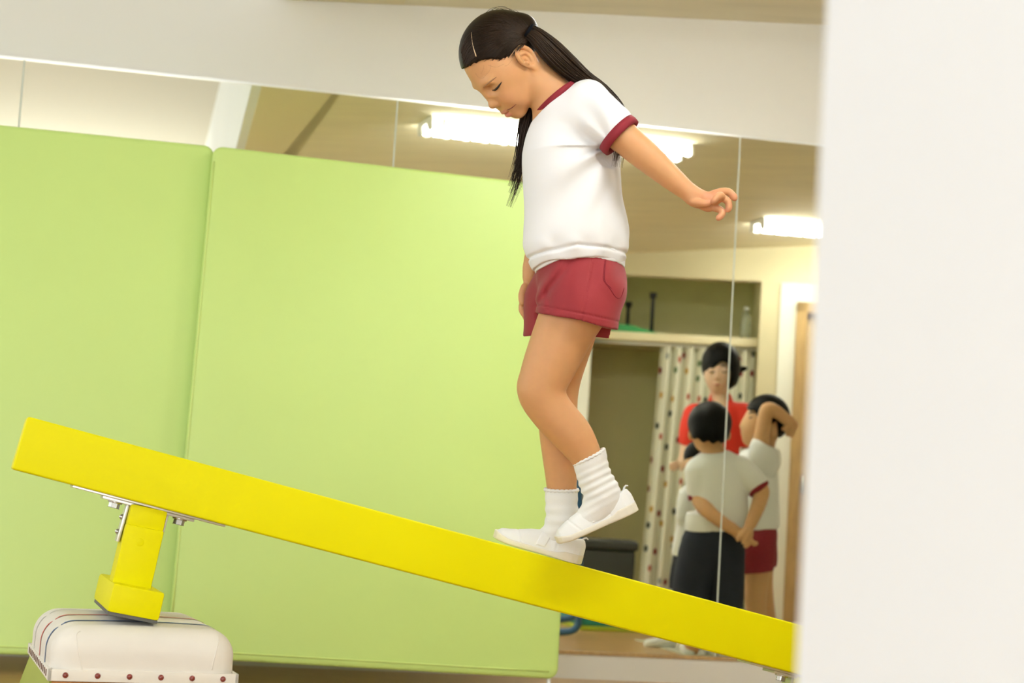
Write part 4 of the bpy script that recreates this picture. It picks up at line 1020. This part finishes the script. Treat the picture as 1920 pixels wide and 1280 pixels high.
Fc = [(j*(NU+1)+i, j*(NU+1)+i+1, (j+1)*(NU+1)+i+1, (j+1)*(NU+1)+i) for j in range(NV) for i in range(NU)]
o = obj('curtain_cloth', V, Fc, M_cur, smooth=True); uvl = o.data.uv_layers.new(name='UVMap')
for lp in o.data.loops: uvl.data[lp.index].uv = UV[lp.vertex_index]
adopt(cu, o)
tubeobj('curtain_rail', [refl(KO+k1*u_+k3*0.15+EZ*(zs0-0.012)) for u_ in (uL-0.01, uR)], 0.010, M_lampw, cu, 10)
# dark bin, blue trolley frame and thin mats on the floor of the room
M_dgrey = mat('dark_grey_plastic', (0.035, 0.036, 0.032), 0.55); M_bluep = mat('blue_painted_steel', (0.03, 0.12, 0.30), 0.35)
M_teal = mat('teal_foam', (0.02, 0.24, 0.20), 0.7); M_lime = mat('lime_foam', (0.42, 0.50, 0.03), 0.7); M_pale = mat('pale_floor_mat', (0.55, 0.55, 0.42), 0.6, var=0.04)
DB = 9.2
def vz(px, py, d): return pix(px, py, d)
g0 = on_z(1092, 1184, 0.0)
def vbox(nm, pxs, dep, zr, M, parent=None, bev=0.0, dz=0.0):
    """upright box facing the lens after the mirror: pixel span at distance dep, heights zr, depth dz"""
    a = pix(pxs[0], 1100, dep); b = pix(pxs[1], 1100, dep); a[2] = b[2] = 0; e = b-a; L = np.linalg.norm(e); e /= L; f3_ = np.cross(EZ, e)
    return fbox(nm, a, e, f3_, EZ, (0, 0, zr[0]), (L, dz, zr[1]), M, parent, bev, 3, mirrored=True)
zt_ = pix(1150, 1012, DB)[2]
bn = empty('storage_bin', refl(pix(1140, 1100, DB)*np.array([1, 1, 0]))); tag(bn, 'dark grey storage bin standing in front of the cupboard, in the mirror', 'bin')
vbox('bin_body', (1050, 1188), DB+0.02, (0.0, zt_-0.05), M_dgrey, bn, 0.02, 0.36); vbox('bin_lid', (1044, 1194), DB, (zt_-0.055, zt_), M_dgrey, bn, 0.024, 0.40)
fr = empty('trolley_frame', refl(g0)); tag(fr, 'blue tubular trolley frame beside the green mat, in the mirror', 'trolley')
dF = (on_z(1070, 1188, 0.012)-CC)@CF
pt = lambda x, y, dd=0.0: refl(pix(x, y, dF+dd))
tubeobj('frame_tube', spline([pt(1086, 860), pt(1086, 1000), pt(1085, 1150), pt(1083, 1172), pt(1072, 1182), pt(1050, 1184), pt(1020, 1182)], 40), 0.016, M_bluep, fr, 12)
tubeobj('frame_tube', spline([pt(1086, 860, 0.45), pt(1086, 1000, 0.45), pt(1085, 1130, 0.45), pt(1082, 1150, 0.45), pt(1060, 1160, 0.45), pt(1020, 1160, 0.45)], 40), 0.016, M_bluep, fr, 12)
tubeobj('frame_tube', [pt(1086, 862), pt(1086, 862, 0.45)], 0.016, M_bluep, fr, 12)
def slab(nm, pxa, pxb, pyb, z0, z1, M, label, cat, depth=0.5):
    a = on_z(pxa, pyb, z0); b = on_z(pxb, pyb+(pxb-pxa)*0.055, z0); b[1] = a[1]; e = np.array([1.0, 0, 0]); L = b[0]-a[0]
    o = fbox(nm, np.array([a[0], a[1], 0]), EX, EY, EZ, (0, 0, z0), (L, depth, z1), M, None, 0.004, 2, mirrored=True); tag(o, label, cat); return o
slab('foam_mat', 1088, 1215, 1181, 0.0, 0.022, M_lime, 'yellow green foam mat lying on the floor, in the mirror', 'mat', 0.6)
a_ = on_z(1088, 1181, 0.0)
o = fbox('foam_mat', np.array([a_[0], a_[1]+0.01, 0]), EX, EY, EZ, (0, 0, 0.0225), (0.36, 0.55, 0.06), M_teal, None, 0.004, 2, mirrored=True); tag(o, 'teal foam mat stacked on the yellow green mat, in the mirror', 'mat')
a_ = on_z(1192, 1200, 0.0)
o = fbox('floor_sheet', np.array([a_[0], 6.05, 0]), EX, EY, EZ, (0, 0, 0.0), (1.5, 1.75, 0.004), M_pale, None, 0.0, 1, mirrored=True); tag(o, 'pale exercise sheet on the floor under the children, in the mirror', 'floor sheet')
# ------------------------------------------------------------------ people reflected in the mirror (standing beside the camera's side of the room)
M_skin2 = mat('warm_skin', (0.62, 0.36, 0.18), 0.5, var=0.03, vscale=40, sss=0.15, spec=0.3)
M_skin3 = mat('pale_skin', (0.74, 0.52, 0.37), 0.5, var=0.02, vscale=40, sss=0.15, spec=0.3)
M_blackhair = mat('black_hair', (0.006, 0.006, 0.006), 0.5, var=0.3, vscale=90, bump=0.5, bscale=260, spec=0.2, stint=(0.4, 0.4, 0.4))
M_redpolo = mat('red_polo', (0.72, 0.030, 0.012), 0.75, bump=0.1, bscale=600, var=0.05)
M_navy = mat('navy_jersey', (0.012, 0.017, 0.034), 0.85, var=0.1, vscale=20)
M_lip = mat('lip_pink', (0.55, 0.18, 0.14), 0.5)
class Fig:
    def __init__(s, D, base_px, label, dy=0.0):
        s.pl = Place(D, True, dy); b = s.pl([base_px])[0]; b[2] = 0; s.root = empty('person', b); tag(s.root, label, 'person', 'people reflected in the mirror')
    def field(s, lo, hi, v=1.7): return Field(grid(lo[0], hi[0], v), grid(lo[1], hi[1], v), grid(lo[2], hi[2], v*1.1))
    def part(s, name, f, M): return figure_part(name, f, s.pl, M, s.root)[0]
    def band(s, name, c, ax, ra, rw, wid, th_, M): return band(name, c, ax, ra, rw, wid, th_, M, s.root, s.pl, 32)
    def line(s, name, P, r, M, n=6): return tubeobj(name, s.pl(P), np.asarray(r)*s.pl.s, M, s.root, n)
def folds2(f, lo, hi, A, fr, seed): f.op(lambda X, Y, Wd: A*flow_noise(X, Y*0.5, Wd, fr, seed), lo, hi, 1, 'disp', 0)
def depth_at(px, py, z=0.0): return float((on_z(px, py, z)-CC)@CF)

# boy in front, seen from behind, hands clasped at his back
D1 = depth_at(1320, 1229); P1 = Fig(D1, (1325, 1228, 0), 'boy in white shirt and navy shorts with hands clasped behind his back, reflected')
f = P1.field((1255, 745, -88), (1445, 1240, 75))
f.ell((1333, 800, 8), (34, 42, 38), 4); f.ell((1326, 822, 24), (24, 28, 24), 12)
for x in (1296, 1366): f.ell((x, 815, 6), (5, 11, 7), 3)
f.chain([(1332, 822, 4, 19), (1337, 850, 2, 18), (1342, 870, 2, 26)], 8)
f.chain([(1344, 885, 0, 30), (1346, 940, 0, 34), (1346, 1000, 0, 36)], 10, sw=0.8)
f.chain([(1308, 890, 0, 16), (1309, 930, -10, 14.5), (1321, 952, -38, 13), (1349, 974, -58, 10.5), (1372, 988, -62, 9.5)], 5)
f.chain([(1392, 885, 0, 17), (1422, 912, -6, 15), (1424, 930, -16, 13.5), (1410, 958, -44, 11.5), (1396, 982, -60, 9.5)], 5)
f.ell((1382, 995, -63), (15, 11, 9), 5); f.ell((1393, 992, -65), (11, 15, 8), 4)
for p in ([(1378, 992, -71, 4.6), (1388, 1003, -75, 4.4), (1396, 1008, -73, 4)], [(1384, 1000, -69, 4.6), (1392, 1010, -73, 4.3), (1388, 1015, -73, 4)], [(1394, 1000, -71, 4.4), (1403, 1010, -73, 4.2), (1408, 1010, -71, 3.6)], [(1390, 985, -73, 4.6), (1380, 996, -76, 4.4), (1374, 1003, -75, 4)], [(1396, 988, -73, 4.4), (1388, 1001, -78, 4.2), (1383, 1008, -77, 3.8)]):
    f.chain(p, 2)
f.chain([(1318, 1040, 0, 30), (1300, 1110, 0, 22), (1299, 1160, 2, 18), (1298, 1206, 2, 13), (1296, 1220, 0, 11)], 6)
f.chain([(1366, 1040, 0, 30), (1368, 1110, 0, 22), (1358, 1160, 2, 18), (1342, 1206, 2, 13), (1338, 1220, 0, 11)], 6)
f.ell((1326, 824, 48), (4.5, 6, 5), 4)
P1.part('body', f, M_skin2)
for x_ in (1315, 1337):
    P1.line('eye', [(x_-5, 814, 45.5), (x_, 815, 47.5), (x_+5, 814, 45.5)], [0.8, 1.8, 0.8], M_lash); P1.line('eyebrow', [(x_-6, 805, 44), (x_, 802.5, 46.5), (x_+6, 805, 44)], [0.7, 1.3, 0.7], M_lash)
P1.line('mouth', [(1318, 836, 46), (1326, 838, 48), (1334, 836, 46)], [0.8, 1.6, 0.8], M_lip)
f = P1.field((1280, 745, -60), (1385, 850, 70)); f.ell((1331, 793, 2), (41.5, 41.5, 45), 4); f.ell((1330, 812, -18), (34, 24, 26), 10)
f.op(lambda X, Y, Wd: (Y-(828+0.25*(X-1331)*0-np.abs(X-1338)*0.10+2.5*np.sin(X*0.35)-np.clip(Wd-5, 0, 60)*0.9-np.clip(1318-X, 0, 40)*0.2))*0.8, (1280, 745, -60), (1385, 850, 70), 1, 'max', 0)
P1.part('hair', f, M_blackhair)
lo, hi = (1262, 835, -70), (1450, 1010, 70); f = P1.field(lo, hi)
f.chain([(1343, 885, 0, 46), (1346, 930, 0, 52), (1346, 970, 0, 55), (1344, 990, 0, 57)], 8, sw=0.72)
f.ell((1345, 873, 0), (52, 22, 28), 12)
f.chain([(1308, 886, 0, 25), (1310, 928, -4, 20)], 8); f.chain([(1388, 882, 0, 26), (1421, 912, -4, 21)], 8)
def cutb(X, Y, Wd):
    q1 = np.where((X < 1318) & (Y < 960) & (Wd < 30), np.minimum(Y-931, 1303-X+0.55*(Y-931)), -9); q2 = np.where((X > 1404) & (Y < 960), np.minimum((X-1420)*0.62+(Y-913)*0.78, (X-1402)*1.0), -9)
    return np.maximum(np.maximum(q1, q2), Y-993)
f.op(cutb, lo, hi, 1, 'max', 0); f.ell((1338, 842, 0), (24, 14, 24), 3, None, 'sub')
folds2(f, lo, hi, 2.2, 0.09, 4); P1.part('shirt', f, M_shirt)
P1.band('neckband', (1338, 854, 2), (-0.1, -0.95, -0.25), 27, 25, 9, 2.5, M_maroon)
P1.band('sleeve_cuff', (1311, 931, -4), (0.1, 1, -0.1), 19, 19, 11, 2.6, M_maroon); P1.band('sleeve_cuff', (1421, 914, -5), (0.62, 0.78, -0.1), 19, 19, 12, 2.6, M_maroon)
lo, hi = (1245, 975, -60), (1420, 1160, 60); f = P1.field(lo, hi)
f.chain([(1342, 990, 0, 50), (1338, 1012, 0, 52)], 8, sw=0.8); f.chain([(1316, 1020, 0, 40), (1300, 1080, 0, 36), (1294, 1130, 0, 34)], 4); f.chain([(1358, 1020, 0, 38), (1362, 1080, 0, 33), (1363, 1135, 0, 31)], 4)
f.op(lambda X, Y, Wd: np.maximum(982-Y, Y-1140)+0*X+0*Wd, lo, hi, 1, 'max', 0); folds2(f, lo, hi, 1.5, 0.09, 8); P1.part('shorts', f, M_navy)
def small_shoe(P, toe, heel, w0, M=None):
    t = np.array(toe, float)-heel; L = np.linalg.norm(t[:2]); f = P.field((min(toe[0], heel[0])-24, min(toe[1], heel[1])-34, min(toe[2], heel[2])-22), (max(toe[0], heel[0])+24, max(toe[1], heel[1])+14, max(toe[2], heel[2])+22), 1.5)
    toe = np.array(toe, float); heel = np.array(heel, float)
    f.cone(heel+[0, -12, 0], toe+[0, -9, 0], 13, 10, 4); f.ell(heel*0.8+toe*0.2+[0, -16, 0], (14, 13, 13), 8)
    f.op(lambda X, Y, Wd: Y-max(toe[1], heel[1])+0*X+0*Wd, (0, 0, -300), (1900, 1300, 300), 1, 'max', 0)
    return P.part('shoe', f, M or M_shoe)
small_shoe(P1, (1288, 1230, 40), (1296, 1230, 0), 0); small_shoe(P1, (1332, 1231, 40), (1338, 1231, 0), 0)

# boy at right, side on, arm bent over his head
D2 = 7.85; P2 = Fig(D2, (1415, 1190, 0), 'boy in maroon shorts with one arm bent over his head, reflected')
zf = 1196
f = P2.field((1365, 728, -60), (1500, 1205, 60))
f.ell((1434, 790, 0), (38, 38, 34), 4); f.ell((1416, 806, 0), (26, 30, 27), 12); f.ell((1406, 824, 0), (13, 12, 14), 8)
f.cone((1396, 790, 0), (1392, 799, 0), 4, 5, 6); f.ell((1396, 812, 0), (6, 6, 9), 4); f.ell((1400, 818, 0), (6, 4, 8), 4)
f.ell((1444, 806, -33), (9, 13, 5), 3)
f.chain([(1436, 820, 0, 19), (1428, 845, 0, 18), (1425, 862, 0, 24)], 8)
f.chain([(1425, 870, 0, 24), (1424, 930, 0, 26), (1422, 1000, 0, 28)], 8)
f.chain([(1420, 856, -34, 16), (1421, 825, -42, 14), (1426, 790, -46, 12.5), (1431, 766, -47, 11), (1446, 768, -46, 10.5), (1468, 784, -40, 9.5), (1482, 795, -34, 8.5)], 5)
f.ell((1480, 799, -32), (9, 10, 8), 4)
for p in ([(1480, 800, -36, 4), (1474, 806, -40, 3.8), (1468, 806, -40, 3.4)], [(1482, 804, -32, 4), (1476, 811, -36, 3.8), (1470, 812, -38, 3.4)], [(1483, 796, -28, 4), (1484, 806, -26, 3.8), (1479, 813, -28, 3.4)], [(1474, 794, -38, 4), (1466, 800, -40, 3.5), (1462, 802, -40, 3.2)], [(1484, 800, -22, 4), (1484, 810, -20, 3.6), (1480, 816, -22, 3.2)]): f.chain(p, 2)
f.chain([(1402, 870, 34, 15), (1398, 930, 40, 13), (1396, 985, 38, 11), (1394, 1010, 36, 10)], 5)
f.chain([(1420, 1040, -18, 26), (1416, 1090, -18, 20), (1414, 1120, -18, 19), (1418, 1160, -18, 15), (1420, 1186, -18, 11)], 6)
f.chain([(1428, 1040, 18, 26), (1430, 1090, 18, 20), (1434, 1130, 18, 18), (1442, 1165, 18, 14), (1444, 1186, 18, 11)], 6)
P2.part('body', f, M_skin2)
P2.line('eye', [(1402, 783, -20), (1407, 781.5, -22), (1411, 781.5, -24)], [1.2, 1.8, 1.0], M_lash); P2.line('eyebrow', [(1401, 774, -19), (1407, 771, -23), (1414, 772, -25)], [1.0, 1.4, 0.8], M_lash)
P2.line('mouth', [(1392.5, 813, 0), (1394, 814, -6), (1398, 814, -10)], [1.4, 1.4, 0.8], M_lip)
lo, hi = (1380, 728, -50), (1492, 850, 50); f = P2.field(lo, hi); f.ell((1439, 783, 0), (43, 45, 40), 4)
f.op(lambda X, Y, Wd: (np.maximum(Y-np.interp(X.ravel(), [1385, 1403, 1414, 1420, 1430, 1436, 1452, 1456, 1466, 1485], [756, 766, 772, 796, 800, 792, 790, 818, 826, 806]).reshape(X.shape)+2*np.sin(X*0.5), -900))*0.7, lo, hi, 1, 'max', 0)
P2.part('hair', f, M_blackhair)
lo, hi = (1372, 800, -75), (1475, 1000, 70); f = P2.field(lo, hi)
f.chain([(1424, 868, 0, 32), (1424, 920, 0, 33), (1423, 970, 0, 34), (1422, 988, 0, 34)], 8, sw=1.15); f.ell((1424, 856, 0), (27, 20, 40), 10)
f.chain([(1422, 862, -32, 24), (1424, 832, -42, 21)], 8); f.ell((1440, 858, -34), (18, 30, 18), 10); f.chain([(1408, 862, 30, 20), (1400, 912, 38, 17)], 6)
f.op(lambda X, Y, Wd: np.maximum(Y-989+0*X, np.where(Wd < -10, 826-Y+(X-1424)*0.5, np.where(Wd > 14, np.where(X < 1412, Y-918, -9), -9))), lo, hi, 1, 'max', 0)
f.ell((1430, 836, 2), (20, 14, 20), 3, None, 'sub')
folds2(f, lo, hi, 2.0, 0.11, 14); P2.part('shirt', f, M_shirt); P2.band('neckband', (1429, 846, 2), (0.2, -0.98, 0), 21, 20, 8, 2.2, M_maroon)
lo, hi = (1375, 972, -60), (1475, 1085, 60); f = P2.field(lo, hi); f.chain([(1422, 985, 0, 31), (1422, 1015, 0, 34)], 8, sw=1.15); f.chain([(1420, 1015, -20, 31), (1416, 1070, -20, 29)], 8); f.chain([(1426, 1015, 18, 31), (1430, 1070, 18, 28)], 8)
f.op(lambda X, Y, Wd: np.maximum(979-Y, Y-1068+(X-1420)*0.12)+0*Wd, lo, hi, 1, 'max', 0); folds2(f, lo, hi, 1.2, 0.1, 18); P2.part('shorts', f, M_maroon)
small_shoe(P2, (1396, zf, -22), (1424, zf, -18), 0); small_shoe(P2, (1420, zf, 20), (1448, zf, 18), 0)

# teacher in a red polo shirt
D3 = 8.9; P3 = Fig(D3, (1345, 1150, 0), 'woman in a red polo shirt with short black hair, reflected behind the boys')
y0_ = float(640-FPX*((-EYE+0)/D3)) ; yf3 = 1163
f = P3.field((1250, 636, -55), (1440, 1170, 60))
f.ell((1351, 690, 4), (31, 36, 33), 4); f.ell((1344, 705, -10), (23.5, 29, 24), 10); f.ell((1343, 727, -15), (11, 9, 10), 8)
f.cone((1341, 693, -32), (1339.5, 706, -37), 2.4, 4.2, 5); f.ell((1340.5, 719, -31), (7, 3.6, 4), 3)
for x in (1331, 1354): f.ell((x, 694, -38), (7, 4.5, 7), 4, None, 'sub'); f.ell((x, 694, -27), (6.5, 5.0, 6), 3)
f.chain([(1350, 722, 4, 15), (1349, 750, 2, 14.5), (1350, 768, 2, 22)], 8)
f.chain([(1348, 790, 0, 32), (1345, 870, 0, 30), (1343, 960, 0, 34), (1344, 1010, 0, 38)], 8, sw=0.8)
f.chain([(1306, 775, 0, 16), (1294, 815, -6, 14), (1287, 838, -12, 11.5), (1281, 856, -30, 9.5), (1275, 864, -40, 8)], 5)
f.ell((1270, 867, -44), (12, 7, 7), 4)
for dy, l_ in ((-3, 16), (0, 17), (3, 15), (6, 11)): f.chain([(1266, 866+dy, -46, 3.4), (1268-l_*0.6, 868+dy, -50, 3.2), (1268-l_, 871+dy, -50, 2.8)], 1.5)
f.chain([(1276, 870, -46, 3.6), (1272, 877, -50, 3.0)], 1.5)
f.chain([(1394, 775, 0, 16), (1404, 830, 0, 13), (1400, 880, -14, 10), (1385, 915, -30, 8)], 5); f.ell((1380, 922, -32), (9, 9, 7), 4)
f.chain([(1326, 1010, 0, 26), (1328, 1090, 0, 18), (1328, 1150, 0, 12)], 6); f.chain([(1362, 1010, 0, 26), (1362, 1090, 0, 18), (1362, 1150, 0, 12)], 6)
P3.part('body', f, M_skin3)
for x0_, x1_ in ((1326, 1336), (1349, 1360)):
    P3.line('eye', [(x0_, 696, -31.5), ((x0_+x1_)/2, 697.5, -34.5), (x1_, 695.5, -32.5)], [0.8, 1.3, 0.8], M_lash); P3.line('eyebrow', [(x0_-1, 686, -31), ((x0_+x1_)/2, 683.5, -34), (x1_+1, 686, -32)], [0.7, 1.1, 0.7], M_lash)
P3.line('lips', [(1334, 719, -31), (1340.5, 720, -35), (1347, 718.5, -32)], [1.0, 1.9, 1.0], M_lip)
lo, hi = (1305, 634, -55), (1402, 745, 60); f = P3.field(lo, hi)
f.ell((1352, 683, 4), (37, 43, 41), 4); f.ell((1366, 705, 6), (20, 26, 28), 8)
f.ell((1343, 716, -30), (19, 40, 34), 4, np.array([[0.95, 0.31, 0], [-0.31, 0.95, 0], [0, 0, 1.0]]), 'sub')
f.op(lambda X, Y, Wd: (Y-np.interp(X.ravel(), [1305, 1320, 1330, 1360, 1380, 1400], [704, 704, 735, 735, 722, 705]).reshape(X.shape)-np.clip(Wd, -60, 60)*0.0), lo, hi, 1, 'max', 0)
f.chain([(1384, 694, 10, 5), (1392, 692, 10, 4), (1402, 690, 10, 2)], 4)
P3.part('hair', f, M_blackhair)
lo, hi = (1262, 722, -60), (1430, 985, 60); f = P3.field(lo, hi)
f.chain([(1348, 792, 0, 44), (1346, 850, 0, 42), (1342, 920, 0, 44), (1342, 975, 0, 48)], 8, sw=0.75); f.ell((1349, 772, 0), (50, 20, 25), 10)
f.chain([(1304, 780, 0, 24), (1290, 828, -8, 19)], 8); f.chain([(1395, 780, 0, 24), (1404, 832, 0, 19)], 8)
f.op(lambda X, Y, Wd: np.maximum(Y-970+0*X+0*Wd, np.maximum(np.where(X < 1304, Y-836-(X-1290)*0.3, -9), np.where(X > 1386, Y-838, -9))), lo, hi, 1, 'max', 0)
f.ell((1349, 752, -16), (13, 26, 26), 3, None, 'sub'); folds2(f, lo, hi, 1.8, 0.09, 24); P3.part('polo_shirt', f, M_redpolo)
for s_, P_ in ((-1, [(1352, 742, 22), (1336, 744, 6), (1331, 754, -14), (1336, 770, -26)]), (1, [(1346, 742, 22), (1363, 744, 6), (1369, 752, -12), (1362, 772, -26)])):
    S_ = spline(P_, 14); V = []
    for i_, p_ in enumerate(S_):
        o_ = np.array([s_*2.0, 0, -1.0]); w_ = 8+4*i_/13
        V += [p_+[0, -w_*0.8, 0], p_+[s_*5.0, w_*0.6, -2.0]]
    o = obj('collar', P3.pl(V), [(2*i, 2*i+1, 2*i+3, 2*i+2) for i in range(13)], M_redpolo, smooth=True); md = o.modifiers.new('thick', 'SOLIDIFY'); md.thickness = 0.006; md.offset = 0; adopt(P3.root, o)
lo, hi = (1285, 955, -50), (1405, 1170, 50); f = P3.field(lo, hi, 2.2); f.chain([(1343, 968, 0, 46), (1344, 1000, 0, 47)], 8, sw=0.75); f.chain([(1324, 1010, 0, 32), (1326, 1090, 0, 26), (1327, 1148, 0, 22)], 6); f.chain([(1363, 1010, 0, 32), (1363, 1090, 0, 26), (1362, 1148, 0, 22)], 6)
f.op(lambda X, Y, Wd: np.maximum(958-Y, Y-1148)+0*X+0*Wd, lo, hi, 1, 'max', 0); P3.part('trousers', f, M_navy)
small_shoe(P3, (1318, yf3, -30), (1326, yf3, 4), 0); small_shoe(P3, (1362, yf3, -30), (1362, yf3, 4), 0)

# small child half hidden between teacher and boy
D4 = depth_at(1250, 1213); P4 = Fig(D4, (1285, 1222, 0), 'small child with black hair peeking out beside the boy in navy, reflected', -7.0)
f = P4.field((1235, 826, -40), (1345, 1232, 45))
f.ell((1310, 868, 0), (26, 30, 27), 4); f.ell((1302, 882, -8), (19, 20, 18), 8)
f.chain([(1310, 890, 2, 12), (1308, 912, 2, 12), (1306, 925, 2, 20)], 6); f.chain([(1305, 935, 0, 22), (1303, 1010, 0, 25), (1300, 1050, 0, 25)], 8)
f.chain([(1288, 935, -8, 11), (1284, 985, -12, 10), (1290, 1025, -22, 8), (1294, 1036, -24, 7.5)], 4); f.chain([(1324, 935, 4, 11), (1326, 985, 4, 10), (1322, 1030, -10, 8)], 4)
f.chain([(1290, 1050, 0, 20), (1282, 1120, 0, 15), (1268, 1180, -4, 12), (1258, 1205, -6, 10)], 5); f.chain([(1312, 1050, 0, 20), (1312, 1120, 0, 15), (1308, 1180, 0, 12), (1306, 1206, 0, 10)], 5)
P4.part('body', f, M_skin2)
for x_ in (1296, 1310):
    P4.line('eye', [(x_-4, 877, -24.5), (x_, 878, -26), (x_+4, 877, -24.5)], [0.7, 1.5, 0.7], M_lash)
P4.line('mouth', [(1297, 892, -23.5), (1303, 893, -25), (1309, 892, -23.5)], [0.7, 1.3, 0.7], M_lip)
lo, hi = (1275, 822, -45), (1348, 905, 45); f = P4.field(lo, hi); f.ell((1312, 862, 2), (30, 31, 31), 4); f.ell((1302, 884, -20), (20, 22, 20), 3, None, 'sub'); f.op(lambda X, Y, Wd: Y-884+0*X+np.clip(-Wd, 0, 60)*0.6, lo, hi, 1, 'max', 0); P4.part('hair', f, M_blackhair)
lo, hi = (1245, 905, -50), (1350, 1075, 50); f = P4.field(lo, hi); f.chain([(1306, 930, 0, 26), (1302, 985, 0, 30), (1296, 1030, 0, 32), (1291, 1055, 0, 31)], 8, sw=0.9); f.chain([(1288, 935, -8, 17), (1281, 975, -12, 14)], 6); f.chain([(1324, 935, 4, 17), (1328, 975, 4, 14)], 6)
f.op(lambda X, Y, Wd: np.maximum(Y-1052-(X-1290)*0.2, 914-Y)+0*Wd, lo, hi, 1, 'max', 0); folds2(f, lo, hi, 1.2, 0.12, 31); P4.part('shirt', f, M_shirt)
lo, hi = (1245, 1030, -45), (1345, 1130, 45); f = P4.field(lo, hi); f.chain([(1296, 1042, 0, 28), (1294, 1060, 0, 30)], 6); f.chain([(1286, 1060, 0, 25), (1278, 1110, 0, 24)], 6); f.chain([(1308, 1060, 0, 25), (1310, 1110, 0, 24)], 6); f.op(lambda X, Y, Wd: np.maximum(1032-Y, Y-1110)+0*X+0*Wd, lo, hi, 1, 'max', 0); P4.part('shorts', f, M_navy)
small_shoe(P4, (1216, 1221, -14), (1254, 1222, -6), 0); small_shoe(P4, (1296, 1224, -22), (1306, 1224, 0), 0)
